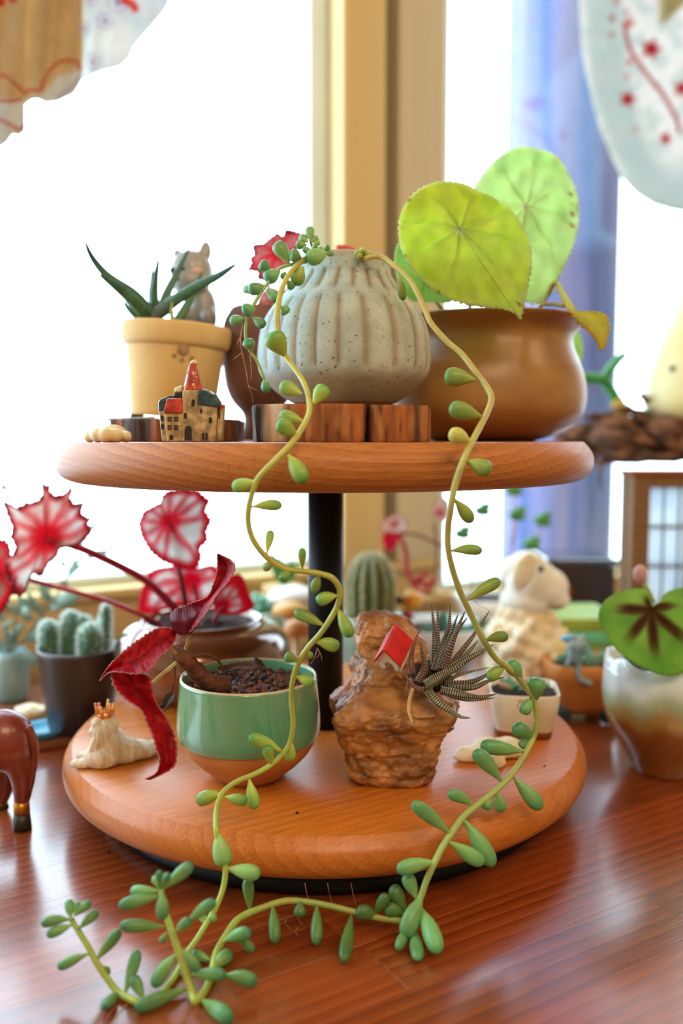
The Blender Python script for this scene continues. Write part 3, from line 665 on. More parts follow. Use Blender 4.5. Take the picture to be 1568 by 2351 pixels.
leaves([(163, 2112, 93, 2122, 24, -.003), (168, 2122, 106, 2148, 23, -.005), (163, 2109, 158, 2064, 21), (170, 2104, 209, 2070, 19), (180, 2133, 226, 2092, 21), (172, 2104, 179, 2071, 16, .004), (204, 2190, 132, 2223, 24), (220, 2206, 276, 2135, 25), (230, 2218, 247, 2235, 23, .004), (286, 2284, 317, 2180, 26, .003), (330, 2296, 303, 2240, 27, -.004), (272, 2280, 238, 2315, 28)], None, G3, G4, 0, -.262)
# hair roots
rootm = mat('sedum_root', S(206, 150, 130), S(170, 96, 76), rough=.8, scale=200)
def root(pts, Y, r=.00022):
    P = [tuple(clampz(x, y, Y + .001 * math.sin(i * 2.1), r * 2)) for i, (x, y) in enumerate(catmull(pts, 3))]
    MB().tube(P, [r * (1 - .7 * i / len(P)) for i in range(len(P))], 5).build('root', rootm, sed)
for pts in ([(560, 735), (552, 775), (556, 810), (565, 850), (570, 885), (578, 905), (582, 930)], [(574, 815), (577, 850), (576, 876)], [(570, 885), (583, 893), (595, 898)], [(556, 810), (545, 818), (536, 825)], [(552, 775), (545, 790), (555, 800)]): root(pts, -.112, .0003)
for pts in ([(728, 1490), (722, 1510), (712, 1525)], [(728, 1488), (737, 1505), (739, 1518)], [(730, 1490), (733, 1500), (727, 1512)]): root(pts, -.186, .00028)
root([(700, 1550), (712, 1545), (718, 1552)], -.176); root([(683, 1575), (688, 1600), (683, 1625)], -.170, .0004); root([(1082, 1370), (1100, 1390), (1120, 1400), (1150, 1440), (1160, 1460)], -.196, .00013); root([(1128, 1370), (1138, 1372), (1143, 1366)], -.196, .00013)
for pts in ([(1195, 1605), (1188, 1622), (1196, 1640)], [(1198, 1608), (1194, 1626)]): root(pts, -.148, .0003)
for x in (700, 752, 806): root([(x, 2028), (x + 4, 2050), (x + 12, 2080)], -.200, .0002)
for x, y in ((450, 2305), (440, 2306), (458, 2306)): root([(x, y), (x - 8, y + 18), (x - 14, y + 28)], -.272, .0003)
for x, y in ((270, 2310), (262, 2305), (292, 2306)): root([(x, y), (x - 18, y + 16), (x - 30, y + 40)], -.272, .0003)
for x, y in ((690, 2100), (660, 2110), (640, 2100), (684, 2130)): root([(x, y), (x - 6, y + 10), (x + 6, y + 22)], -.214, .00018)

# ================================================================== BROWN BOWL WITH GREEN BEGONIA
BY = .048; BX = 1110; k_ = mpp(BY); bxw = at(BX, 1005, BY).x
bowlm = mat('bowl_glaze', S(170, 122, 66), S(150, 102, 50), rough=.36, scale=12, stretch=(1, 1, 3), speck=(S(120, 76, 40), 500, .72), coat=.15, crough=.3)
bowl = thing('round_bowl', 'brown satin glazed bowl with flared rim on upper shelf', 'pot', (bxw, BY, ZU))
zf = lambda y: at(BX, y, BY).z
pr = [(226, 741), (222, 747), (212, 756), (202, 766), (195, 778), (194, 792), (199, 810), (207, 830), (216, 852), (223, 880), (226, 905), (226, 925), (222, 945), (212, 962), (196, 978), (172, 992), (146, 1003), (122, 1010)]
pr = [(p[0] * k_, zf(p[1])) for p in catmull(pr, 4)]; zlow = pr[-1][1]
prof_b = [(0, zf(765)), (180 * k_, zf(764)), (196 * k_, zf(752)), (214 * k_, zf(742)), (221 * k_, zf(738))] + pr + [(112 * k_, zlow - .001), (111 * k_, ZU + .0004), (104 * k_, ZU + .0002), (0, ZU + .0006)]
MB().lathe(prof_b[::-1], (bxw, BY, 0), 120).build('body', bowlm, bowl)
soil((bxw, BY, zf(762)), 182 * k_, bowl)
beg = thing('green_begonia', 'begonia with large translucent round lime green leaves in the brown bowl', 'begonia', (bxw, BY, zf(758)))
glm = mat('begonia_green_leaf', attr=True, rough=.45, trans=.72, avar=.10, scale=90, bump=.3, bscale=60, spec=.35)
GA, GB, GC = S(186, 206, 84), S(150, 186, 92), S(214, 224, 150)
def gcol(seed, c0, c1, spots=(), ex=1):
    def f(s, th, vn, dv, rr, x, y):
        n = .5 + .5 * noise.noise(V((x * .02, y * .02, seed))); c = mix(c0, c1, n * .8 + .2 * s)
        c = mix(c, S(206, 196, 70), .5 * sstep(.1, .9, noise.noise(V((x * .008, y * .008, seed + 4))) + .4)) if seed == 1 else c
        c = mix(c, GC, .5 * vn * (1 - s * .7)); c = mix(c, S(240, 244, 214), .6 * sstep(.965, 1, s));  # pale margin paints in the backlit glow of the leaf edge
        c = mix(c, S(240, 240, 210), 1 - sstep(.01, .035, rr))
        for sx, sy, sr in spots: c = mix(c, S(168, 92, 40), .85 * (1 - sstep(sr * .5, sr * 1.2, math.hypot(x - sx, y - sy))))
        return c
    return f
Z5 = zc(880, 300, 2.279)
L1 = Z5([(510, 322), (470, 300), (420, 278), (350, 265), (270, 270), (180, 310), (110, 390), (80, 480), (85, 590), (120, 680), (190, 770), (300, 860), (420, 908), (540, 925), (630, 935), (690, 958), (718, 990), (735, 930), (752, 850), (768, 770), (778, 680), (765, 580), (720, 480), (650, 400), (570, 345)])
outline_leaf('leaf', (1054, 526), L1, -.062, glm, beg, gcol(1, S(230, 238, 128), S(208, 228, 100), [(1190, 700, 6), (975, 690, 3), (1009, 672, 5), (938, 458, 4), (965, 478, 2), (930, 592, 4)]), tx=-.12, tz=.10, cup=-.008, rip=(.0035, 3), serr=(66, .034), veins=[math.radians(a) for a in (-48, -100, -150, 172, 130, 72, 20, -15)], puck=.006, vd=.003)
L2 = Z5([(480, 290), (520, 225), (600, 140), (700, 86), (800, 90), (890, 122), (950, 190), (1000, 290), (1024, 390), (1016, 520), (990, 610), (950, 710), (910, 790), (885, 850), (820, 905), (740, 890), (690, 760), (640, 640), (570, 520), (500, 420), (475, 350)])
outline_leaf('leaf', (1206, 474), L2, .006, glm, beg, gcol(2, S(224, 240, 192), S(202, 230, 160), [(1311, 445, 6), (1310, 466, 4), (1313, 492, 5), (1315, 518, 6), (1261, 664, 8), (1254, 697, 7), (1231, 690, 5)]), tx=.10, tz=.16, cup=-.010, rip=(.004, 3), serr=(60, .032), veins=[math.radians(a) for a in (-60, -100, -140, 178, 128, 75, 30, -20)], puck=.007, vd=.003)
L3 = [(913, 560), (905, 600), (912, 640), (925, 675), (950, 692), (1000, 694), (1040, 690), (1030, 640), (980, 600), (940, 570)]
outline_leaf('leaf', (975, 648), L3, -.032, glm, beg, gcol(3, S(190, 214, 150), S(170, 204, 120)), tx=-.1, tz=.1, cup=-.003, serr=(40, .03), puck=.002)
ribbon('leaf', [(1272, 645, -.02), (1282, 672, -.026), (1296, 700, -.032), (1310, 720, -.038), (1330, 745, -.045), (1352, 765, -.05), (1368, 785, -.05), (1376, 806, -.05)],
       [(1284, 648, -.035), (1296, 672, -.045), (1312, 695, -.06), (1325, 714, -.068), (1362, 716, -.072), (1392, 726, -.072), (1398, 758, -.068), (1388, 800, -.062)], glm, beg,
       lambda t, s_, x, y: mix(mix(S(232, 236, 160), S(236, 220, 120), t), S(226, 164, 70), (1 - sstep(.0, .25, s_)) * .8), jag=.05, m=12, crease=.006, n=52)
L5 = [(1302, 800), (1312, 770), (1330, 764), (1338, 790), (1337, 820), (1326, 845), (1312, 850), (1300, 830)]
outline_leaf('leaf', (1315, 805), L5, .14, glm, beg, gcol(5, S(206, 222, 160), S(180, 208, 140)), serr=(24, .03), cup=-.003)
petm = mat('begonia_petiole', S(188, 150, 96), S(170, 190, 110), rough=.55, scale=50, trans=.15)
for pts in ([(1054, 526, -.058), (1060, 600, -.035), (1075, 680, -.008), (1085, 755, .03)], [(1206, 474, .010), (1190, 560, .012), (1150, 660, .03), (1120, 755, .045)], [(975, 648, -.03), (1000, 690, -.012), (1050, 755, .03)],
            [(1272, 648, -.024), (1250, 690, .0), (1200, 755, .035)], [(1240, 700, -.022), (1268, 698, -.02), (1296, 702, -.03)], [(1315, 805, .138), (1290, 735, .12), (1200, 735, .08), (1150, 752, .05)]):
    P = [at(*p) for p in catmull(pts, 5)]; MB().tube(P, .0016, 8).build('petiole', petm, beg)

# ================================================================== CREAM POT, ALOE, CAT ON A BARK SLICE
CY = .035; CX = 397; k_ = mpp(CY); cxw = at(CX, 1005, CY).x
slm = mat('slice_bark', attr=True, rough=.85, avar=.4, scale=60, stretch=(1, 1, .2), bump=.7, bscale=150)
zsl = at(330, 963, CY - .03).z
sl = thing('bark_slice', 'dark bark edged wood slice under the cream flower pot', 'wood slice', (cxw, CY, ZU))
def sx(px, Y): return (at(px, 990, Y).x, Y)
barkm_keep = barkm
block('slice_disc', [sx(262, -.03), sx(300, -.055), sx(360, -.066), sx(430, -.068), sx(500, -.06), sx(548, -.035), sx(556, .02), sx(520, .075), sx(430, .095), sx(340, .085), sx(280, .05), sx(255, .01)], ZU + .0003, zsl - .0008, sl,
      lambda x, y, z: mix(S(74, 48, 34), S(150, 86, 46), sstep(.45, .6, .5 + .5 * noise.noise(V((x * 90, y * 90, 3))))))
block('bark_lip', [sx(236, .0), sx(246, -.02), sx(300, -.05), sx(352, -.06), sx(362, -.02), sx(330, .02), sx(260, .03)], zsl - .0008, zsl + .0006, sl, lambda x, y, z: S(190, 180, 164), ridge=.0006, rows_=3)
crm = mat('cream_clay', S(224, 186, 124), S(212, 170, 102), rough=.7, scale=18, speck=(S(200, 160, 100), 300, .72), spec=.3)
cp = thing('cream_flower_pot', 'cream clay flower pot stamped with paw prints on the bark slice', 'pot', (cxw, CY, zsl + .0006))
zz = lambda y: at(CX, y, CY).z
zpb = zsl + .0046
pr = [(92 * k_, zpb), (94 * k_, zpb + .002), (109 * k_, zz(803)), (110 * k_, zz(800)), (117 * k_, zz(794)), (121 * k_, zz(780)), (122 * k_, zz(760)), (120 * k_, zz(750)), (116 * k_, zz(747)), (108 * k_, zz(749)), (105 * k_, zz(765)), (104 * k_, zz(770))]
mb = MB().lathe([(0, zpb)] + [tuple(p) for p in catmull(pr, 4)], (cxw, CY, 0), 96)
TILT = (0, math.radians(4.0), 0); PIV = (cxw, CY, zpb)
mb.rotate(PIV, TILT).build('body', crm, cp)
for dx, dy in ((-.026, -.012), (.024, -.014), (0, .026)):
    MB().lathe([(0, 0), (.0055, 0), (.0055, .004 + .0004), (0, .0044)], (cxw + dx, CY + dy, zsl + .0006), 24).build('rubber_foot', blackm, cp)
so = soil((cxw, CY, zz(764)), 104 * k_, cp); 
pawm = mat('paw_print_stain', S(168, 132, 84), S(150, 116, 72), rough=.8, scale=200)
def paw(px, py, r, px_toes):
    mb = MB()
    for x, y, q in [(px, py, r)] + px_toes:
        hw = interp([(745, 120), (790, 112), (803, 109), (950, 93)], y); a = max(-.95, min(.95, (x - (CX + 2)) / hw)); Yp = CY - math.sqrt(1 - a * a) * hw * k_
        p = at(x, y, Yp); nrm = V((a, -math.sqrt(1 - a * a), 0)); R = Matrix(((nrm.y * -1, nrm.x, 0), (nrm.x, -nrm.y, 0), (0, 0, 1)))
        s0 = len(mb.v); mb.ell((0, 0, 0), (q * k_, .0004, q * k_ * .9), segs=14, rings=8)
        mb.xf(Matrix.Translation(p) @ Matrix.Rotation(math.atan2(nrm.x, -nrm.y), 4, 'Z'), s0)
    mb.build('paw_print', pawm, cp)
paw(421, 800, 13, [(400, 816, 5), (418, 824, 5), (441, 821, 5)]); paw(302, 866, 9, [(296, 836, 4), (306, 838, 4), (312, 850, 4), (313, 862, 3)])
aloe = thing('spiky_aloe', 'small spiky dark green aloe growing in the cream pot', 'succulent', (cxw, CY, zz(760)))
alm = mat('aloe_skin', attr=True, rough=.42, avar=.25, scale=160, speck=(S(180, 200, 160), 700, .70), bump=.3, bscale=400, trans=.06)
Z3 = zc(120, 500, 3.136)
ac = lambda t, a: mix(mix(S(96, 92, 84), S(70, 118, 82), sstep(0, .35, t)), S(36, 78, 84), sstep(.55, 1, t))
ac2 = lambda t, a: mix(S(84, 128, 76), S(50, 98, 90), t)
for pts, w_, Ys, cf in [([(720, 715), (640, 610), (560, 530), (400, 420), (290, 290), (235, 168)], 80, (.02, -.01), ac), ([(700, 720), (630, 640), (520, 540), (430, 470), (343, 410)], 92, (.015, -.02), ac2),
        ([(640, 730), (580, 680), (540, 640), (515, 600)], 55, (.03, .03), ac2), ([(745, 720), (735, 560), (745, 430), (767, 286)], 62, (.02, .01), ac), ([(725, 700), (712, 560), (718, 450), (724, 348)], 46, (.03, .035), ac2),
        ([(780, 700), (820, 560), (900, 390), (988, 215)], 74, (.03, .045), ac2), ([(730, 720), (860, 610), (1050, 490), (1200, 415), (1325, 332)], 84, (.01, -.02), ac), ([(868, 745), (858, 680), (864, 605)], 30, (-.0, -.005), lambda t, a: S(190, 190, 84)),
        ([(905, 740), (980, 610), (1040, 500), (1078, 385)], 64, (.03, .05), ac2), ([(760, 730), (820, 690), (900, 680)], 40, (.04, .05), ac2)]:
    q = Z3(pts); n = len(q); P = [tuple(at(x, y, lerp(Ys[0], Ys[1], i / (n - 1)))) for i, (x, y) in enumerate(q)]
    spike(P, w_ * 1.15 / 3.136 * mpp(CY), cf, n=28, flat=.5, sharp=.55, base=1.0).build('leaf', alm, aloe)
catm = mat('cat_glaze', S(160, 154, 146), S(138, 132, 126), rough=.35, scale=25, coat=.2)
cat = thing('cat_figurine', 'grey ceramic cat figurine sitting on the back of the cream pot', 'figurine', at(462, 758, .075))
KY = .072; k_ = mpp(KY); mb = MB()
def pe(px, py, rx, rz, ry, dY=0, rot=(0, 0, 0)): mb.ell(at(px, py, KY + dY), (rx * k_, ry * k_, rz * k_), rot, 20, 14)
pe(440, 625, 48, 50, 44); pe(438, 648, 44, 34, 40, -.004); pe(465, 712, 33, 55, 34, .002); pe(478, 730, 20, 28, 26, -.004); pe(424, 735, 9, 26, 10, -.010, (0, .25, 0)); pe(440, 735, 10, 28, 12, -.008)
for ex, ey, ro in ((472, 570, .12), (410, 588, -.35)):
    s0 = len(mb.v); mb.lathe([(14 * k_, -20 * k_), (15 * k_, -8 * k_), (12 * k_, 6 * k_), (7 * k_, 14 * k_), (0, 18 * k_)], (0, 0, 0), 18, sy=.6)
    mb.xf(Matrix.Translation(at(ex, ey, KY)) @ Matrix.Rotation(ro, 4, 'Y'), s0)
cbody = mb.build('body', catm, cat, remesh=.0012, sm=4)
eyem = mat('eye_dark', S(24, 34, 44), rough=.2)
for ex, ey in ((396, 621), (423, 619)): MB().ell(at(ex, ey, KY - 40 * k_), (6.5 * k_, 3 * k_, 8 * k_)).build('eye', eyem, cbody)
MB().ell(at(453, 622, KY - 41 * k_), (11 * k_, 3 * k_, 9 * k_)).build('cheek', mat('cheek_pink', S(222, 170, 150), rough=.4), cat)
MB().ell(at(407, 640, KY - 45 * k_), (5 * k_, 3 * k_, 4 * k_)).build('nose', mat('cat_nose', S(120, 90, 86), rough=.4), cat)

# ================================================================== CASTLE FIGURINE
FY = -.128; KF = mpp(FY)
cst = thing('castle_figurine', 'tiny ceramic castle figurine with red pointed tower roof', 'figurine', onz(437, 1016, ZU) * 0 + V((at(437, 1010, FY).x, FY + .008, ZU)))
cwall = mat('castle_wall', S(206, 178, 128), S(140, 116, 78), rough=.4, scale=160, coat=.4, bump=.25, bscale=260)
cgre = mat('castle_green_roof', S(46, 84, 88), S(26, 48, 54), rough=.3, scale=180, coat=.5, bump=.5, bscale=240)
cred = mat('castle_red_roof', S(206, 66, 40), S(150, 36, 22), rough=.28, scale=130, coat=.6, bump=.4, bscale=240)
cdrk = mat('castle_ink', S(36, 30, 28), rough=.4); ccrm = mat('castle_cream', S(232, 218, 176), S(206, 186, 140), rough=.35, scale=140, coat=.4)
cgold = mat('castle_gold_dot', S(226, 170, 50), rough=.3, coat=.4)
Z7 = zc(340, 800, 5.227)
CW_ = []
def cpoly(name, pts, dy, th, m, bev=.0009):
    P = [at(x, min(y, 1014), FY) + V((0, dy, 0)) for x, y in Z7(pts)]
    for p in P: p.z = max(p.z, ZU + .0003)
    o = MB().prism(P, (0, th, 0)).build(name, m, cst, smooth=False, bevel=bev, fixn=True)
    if name == 'wall':
        xs = [q[0] for q in pts]; CW_.append((min(xs), max(xs), o))
    return o
def cwallat(x): return min(CW_, key=lambda q: abs((q[0] + q[1]) / 2 - x))[2]
cpoly('wall', [(108, 740), (188, 740), (218, 1140), (150, 1140)], .004, .012, cwall); cpoly('roof', [(104, 650), (128, 606), (200, 575), (270, 552), (290, 600), (205, 640), (188, 750), (106, 750)], .0035, .012, cgre)
cpoly('wall', [(192, 775), (416, 775), (402, 1140), (226, 1140)], -.001, .014, cwall); cpoly('roof', [(228, 600), (404, 598), (424, 776), (186, 780)], -.0022, .013, cred)
cpoly('chimney', [(292, 470), (388, 432), (388, 520), (300, 522)], .005, .008, ccrm); cpoly('chimney', [(298, 518), (388, 518), (396, 606), (284, 606)], .004, .010, cdrk)
cpoly('wall', [(412, 500), (606, 500), (586, 1140), (400, 1140)], -.0006, .016, cwall)
cpoly('wall', [(588, 660), (834, 690), (806, 1140), (572, 1140)], -.0004, .014, cwall); cpoly('roof', [(600, 500), (660, 490), (720, 498), (792, 548), (846, 632), (872, 700), (836, 712), (588, 676)], -.0014, .014, cgre)
cpoly('wall', [(838, 716), (896, 690), (874, 1100), (802, 1140)], .003, .010, cwall); cpoly('roof', [(868, 670), (888, 668), (902, 690), (868, 740), (842, 736)], .0026, .010, cred)
# conical tower roof
tip = at(*Z7([(530, 120)])[0], FY); b0 = at(*Z7([(520, 505)])[0], FY); Rb = 122 / 5.227 * KF
_tr = MB().lathe([(0, 0), (Rb, 0), (Rb * .97, .0012), (Rb * .62, (tip.z - b0.z) * .5), (Rb * .36, (tip.z - b0.z) * .86), (0, (tip.z - b0.z) * .86)], (b0.x, FY + .006, b0.z), 28, sy=.75); troof = _tr.build('tower_roof', cred, cst)
MB().lathe([(0, 0), (Rb * .37, 0), (Rb * .33, .0016), (0, .0028)], (tip.x, FY + .006, b0.z + (tip.z - b0.z) * .855), 24, sy=.75).build('tower_tip', ccrm, cst)
for x, y, f in ((455, 455, .9), (480, 285, .5), (570, 350, .62), (570, 180, .40), (545, 440, .85)):
    MB().ell(at(*Z7([(x, y)])[0], FY + .006 - Rb * .75 * f * math.sqrt(max(.1, 1 - ((x - 522) / 120 / f) ** 2))), (.0011, .0005, .0012), segs=10, rings=6).build('gold_dot', cgold, troof)
def cwin(x, y, w_, h_, dy, arch=False):
    pts = [(x - w_, y + h_), (x + w_, y + h_), (x + w_, y - h_ * .4), (x + w_ * .7, y - h_ * .8), (x, y - h_), (x - w_ * .7, y - h_ * .8), (x - w_, y - h_ * .4)] if arch else [(x - w_, y + h_), (x + w_, y + h_), (x + w_, y - h_), (x - w_, y - h_)]
    P = [at(a, b, FY) + V((0, dy, 0)) for a, b in Z7(pts)]; MB().prism(P, (0, .0012, 0)).build('window', cdrk, cwallat(x), smooth=False, fixn=True)
for x, y in ((262, 848), (342, 848), (262, 950), (342, 950)):
    for ddx in (-13, 13):
        for ddy in (-16, 16): cwin(x + ddx, y + ddy, 9, 12, -.0016)
for q in ((545, 650, 20, 40, -.0014, 1), (450, 805, 18, 34, -.0014, 1), (638, 750, 13, 26, -.0012, 1), (750, 858, 20, 34, -.0012, 1), (155, 835, 16, 34, .0034, 1), (158, 935, 16, 34, .0034, 1), (850, 800, 8, 40, .0024, 0)): cwin(*q)
for x, w_, y, h_ in ((485, 42, 1015, 88), (284, 22, 1066, 30), (665, 14, 1055, 44), (706, 12, 1055, 44)): 
    P = [at(a, b, FY) + V((0, -.0016, 0)) for a, b in Z7([(x - w_, y + h_), (x + w_, y + h_), (x + w_, y - h_ * .5), (x + w_ * .6, y - h_ * .9), (x, y - h_), (x - w_ * .6, y - h_ * .9), (x - w_, y - h_ * .5)])]
    MB().prism(P, (0, .0012, 0)).build('door', cdrk, cwallat(x), smooth=False, fixn=True)

# ------------------------------------------------------------------ knobbly white stone
stn = mat('cream_stone', S(238, 224, 190), S(216, 192, 146), rough=.6, scale=60, bump=.2, bscale=120)
mb = MB(); KS = -.10; ks = mpp(KS); zst = ZU + .0003
for px, rx, rz, dY in ((206, 15, 14, .0), (228, 16, 18, -.004), (248, 17, 18, -.006), (270, 17, 17, -.004), (288, 13, 14, .002), (250, 40, 16, .008), (246, 36, 22, .014)):
    mb.ell((at(px, 995, KS).x, KS + dY, zst + rz * ks * .85), (rx * ks, 16 * ks, rz * ks))
o = mb.build('knobbly_stone', stn, remesh=.0011, sm=4); tag(o, 'small knobbly cream stone on upper shelf left of the castle', 'stone')

# ================================================================== BROWN GOBLET POT WITH PINK BEGONIA
GYp = .075; GX = 598; k_ = mpp(GYp); gxw = at(GX, 1005, GYp).x
gobm = mat('rough_brown_clay', S(122, 82, 66), S(92, 60, 48), rough=.85, scale=24, bump=.7, bscale=50)
gob = thing('goblet_pot', 'rough dark brown clay goblet pot behind the fluted pot', 'pot', (gxw, GYp, ZU))
g2 = lambda y: at(GX, y, GYp).z
pr = [(44, 1012), (42, 1000), (37, 975), (36, 960), (42, 945), (60, 925), (74, 900), (82, 860), (87, 810), (86, 770), (78, 735), (66, 712), (58, 706)]
pr = [(p[0] * k_, g2(p[1])) for p in catmull(pr, 5)]; pr[0] = (44 * k_, ZU + .0004)
MB().lathe([(0, ZU + .0004)] + pr + [(52 * k_, g2(708)), (50 * k_, g2(725)), (0, g2(728))], (gxw, GYp, 0), 72, rf=lambda a, z, k: 1 + .035 * noise.noise(V((math.cos(a) * 3, math.sin(a) * 3, z * 60)))).build('body', gobm, gob)
soil((gxw, GYp, g2(722)), 49 * k_, gob)
pb = thing('pink_begonia', 'pink ragged begonia leaves rising behind the fluted pot', 'begonia', (gxw, GYp, g2(722)))
rexm = mat('begonia_rex_leaf', attr=True, rough=.5, trans=.5, avar=.15, scale=110, bump=.4, bscale=90, spec=.3)
PK, PKD, CRM, BRN = S(236, 36, 84), S(206, 20, 46), S(252, 254, 250), S(120, 60, 56)
def rex(seed, vein_w=.10, edge=.80, core=.22, brown=0, cream=CRM):
    def f(s, th, vn, dv, rr, x, y):
        n = noise.noise(V((x * .05, y * .05, seed))); v = math.exp(-(dv * rr / (vein_w * (1 - .6 * s))) ** 2) * (1 - .45 * s)
        c = mix(cream, tuple(x * .86 for x in cream), .5 + .5 * n); c = mix(c, PK, v * .95); c = mix(c, PK, 1 - sstep(core * .6, core * 1.5, rr))
        e = sstep(edge - .1 + .08 * n, edge + .08, s); c = mix(c, PK, e)
        c = mix(c, PKD, sstep(.93, 1, s) * .6); 
        if brown: c = mix(c, BRN, sstep(.86 + .12 * n, .98, s) * brown)
        return c
    return f
Z4 = zc(500, 500, 3.136)
outline_leaf('leaf', Z4([(430, 260)])[0], Z4([(245, 195), (330, 185), (370, 150), (430, 108), (475, 138), (490, 82), (540, 92), (598, 110), (600, 165), (570, 230), (520, 330), (430, 390), (345, 455), (285, 445), (292, 390), (210, 378), (240, 330), (232, 290), (262, 262)]), .045, rexm, pb,
             rex(3, .14, .86, .16, .8, cream=S(226, 164, 170)), cup=-.006, rip=(.004, 3), edge=.008, smooth=False, serr=(40, .06))
outline_leaf('leaf', Z4([(390, 590)])[0], Z4([(320, 540), (380, 500), (450, 530), (480, 600), (450, 680), (380, 700), (310, 680), (290, 610)]), .055, rexm, pb, rex(5, .12, .85, .2, 0, cream=S(236, 216, 206)), serr=(30, .06), cup=-.004)
outline_leaf('leaf', Z4([(890, 260)])[0], Z4([(785, 300), (800, 250), (850, 230), (860, 195), (920, 200), (985, 225), (970, 280), (990, 320), (890, 345), (800, 340)]), .05, rexm, pb, rex(6, .14, .8, .3, 0, cream=S(240, 200, 206)), serr=(30, .07), cup=-.004)
ptm = mat('pink_petiole', S(206, 40, 74), S(170, 40, 60), rough=.5, scale=60, trans=.15)
for pts in ([(637, 583, .047), (620, 640, .06), (605, 718, .075)], [(624, 690, .057), (612, 710, .068), (604, 722, .075)], [(784, 583, .052), (720, 620, .062), (640, 680, .07), (610, 722, .075)]):
    MB().tube([at(*p) for p in catmull(pts, 5)], .0016, 8).build('petiole', ptm, pb)

# ================================================================== LOWER SHELF: GREEN GLAZED POT
NX = 566; NY = onz(540, 1806, ZL).y + 66 * mpp(-.1); k_ = mpp(NY); nxw = at(NX, 1005, NY).x; nz = lambda y: at(NX, y, NY).z
celm = mat('celadon_glaze', S(120, 160, 116), S(80, 146, 116), rough=.06, scale=14, stretch=(1, 1, .8), coat=.6, crough=.03, ramp=(.3, .7), spec=.6)
terr = mat('terracotta_speckled', S(206, 132, 70), S(186, 112, 54), rough=.8, scale=40, speck=(S(130, 74, 36), 520, .68))
cel = thing('celadon_pot', 'glossy green glazed pot with bare terracotta foot on lower shelf', 'pot', (nxw, NY, ZL))
zr = nz(1552); zg = nz(1716)
pr = [(157, 1552), (159, 1556), (160, 1570), (163, 1600), (166, 1635), (167, 1658), (166, 1672), (163, 1684), (160, 1688), (157, 1690)]
prg = [(p[0] * k_, nz(p[1])) for p in catmull(pr, 5)]
inn = [(150 * k_, nz(1600)), (152 * k_, nz(1575)), (152 * k_, nz(1556)), (154 * k_, zr + .0007)]
MB().lathe([(0, nz(1600))] + inn + prg, (nxw, NY, 0), 110, rf=lambda a, z, k: 1 + .008 * math.sin(2 * a + .5)).rotate((nxw, NY, zg), (0, 0, 0)).build('glazed_body', celm, cel)
pf = [(157, nz(1688)), (153, nz(1702)), (140, nz(1722)), (116, nz(1746)), (90, nz(1766)), (74, nz(1780)), (66, ZL + .0006), (60, ZL + .0004), (0, ZL + .0008)]
MB().lathe([(r * k_, max(z, ZL + .0004)) for r, z in pf][::-1], (nxw, NY, 0), 90).build('terracotta_foot', terr, cel)
rimm = mat('rim_unglazed', S(208, 190, 150), rough=.4)
MB().lathe([(153 * k_, zr + .0003), (154.5 * k_, zr + .0010), (156.5 * k_, zr + .0008), (157.5 * k_, zr - .0002)], (nxw, NY, 0), 110, rf=lambda a, z, k: 1 + .008 * math.sin(2 * a + .5)).build('rim', rimm, cel)
soilbr = mat('soil_brown', S(120, 66, 38), S(58, 34, 24), rough=.9, scale=140, bump=.9, bscale=260)
soil((nxw, NY, zr - .0075), 151 * k_, cel, h=.006, m=soilbr)
mb = MB(); mb2 = MB()
for i in range(420):
    a = random.uniform(0, 6.283); r = 148 * k_ * math.sqrt(random.random()); q = random.uniform(.0008, .0021)
    c = (nxw + r * math.cos(a), NY + r * math.sin(a), zr - .0068 + random.uniform(-.0005, .0022))
    (mb if random.random() < .5 else mb2).ell(c, (q, q * random.uniform(.6, 1), q * random.uniform(.5, .9)), (random.random() * 3, random.random() * 3, 0), 7, 5)
o = mb.build('soil_granules', mat('pumice_dark', S(34, 32, 34), S(60, 54, 52), rough=.55, scale=300), cel); o['kind'] = 'stuff'
o = mb2.build('soil_chips', mat('bark_chip', S(150, 84, 44), S(96, 52, 30), rough=.85, scale=300), cel); o['kind'] = 'stuff'

# red folded begonia
rb = thing('red_begonia', 'dark red begonia with folded leaves leaning out of the green pot', 'begonia', (at(450, 1540, NY).x, NY, zr - .007))
rdm = mat('begonia_red_leaf', attr=True, rough=.48, trans=.45, avar=.3, scale=120, bump=.5, bscale=110, spec=.35)
RDA, RDB = S(228, 38, 54), S(176, 20, 38)
def rcol(t, s_, x, y):
    e = min(s_, 1 - s_); n = noise.noise(V((x * .05, y * .05, 7)))
    c = mix(RDA, RDB, .5 + .7 * n); v = abs(((t * 9 + abs(s_ - .5) * 2) % 1) - .5); c = mix(c, S(90, 10, 22), .6 * (1 - sstep(.03, .09, v)))
    c = mix(c, S(90, 10, 20), (1 - sstep(.0, .03, abs(s_ - .5))) * .6); c = mix(c, S(226, 170, 176), (1 - sstep(.0, .035, e)) * .6)
    return c
LY = NY - .045
ribbon('leaf', [(403, 1400, LY), (440, 1383, LY - .004), (475, 1370, LY - .008), (490, 1338, LY - .01), (498, 1306, LY - .01), (499, 1272, LY - .01)],
       [(434, 1456, LY - .006), (458, 1430, LY - .016), (477, 1404, LY - .02), (500, 1364, LY - .022), (524, 1336, LY - .024), (539, 1296, LY - .02), (501, 1271, LY - .012)], rdm, rb, rcol, jag=.022, m=14, n=52, crease=.008)
ribbon('leaf', [(390, 1413, LY + .004), (398, 1402, LY + .002), (412, 1394, LY), (440, 1388, LY - .004), (466, 1390, LY - .006)], [(392, 1436, LY), (402, 1450, LY - .002), (418, 1456, LY - .004), (440, 1452, LY - .006), (462, 1426, LY - .008)], rdm, rb,
       lambda t, s_, x, y: mix(S(150, 40, 66), S(120, 24, 44), .5 + .5 * noise.noise(V((x * .06, y * .06, 1)))), jag=.03, m=10, n=40, crease=-.004)
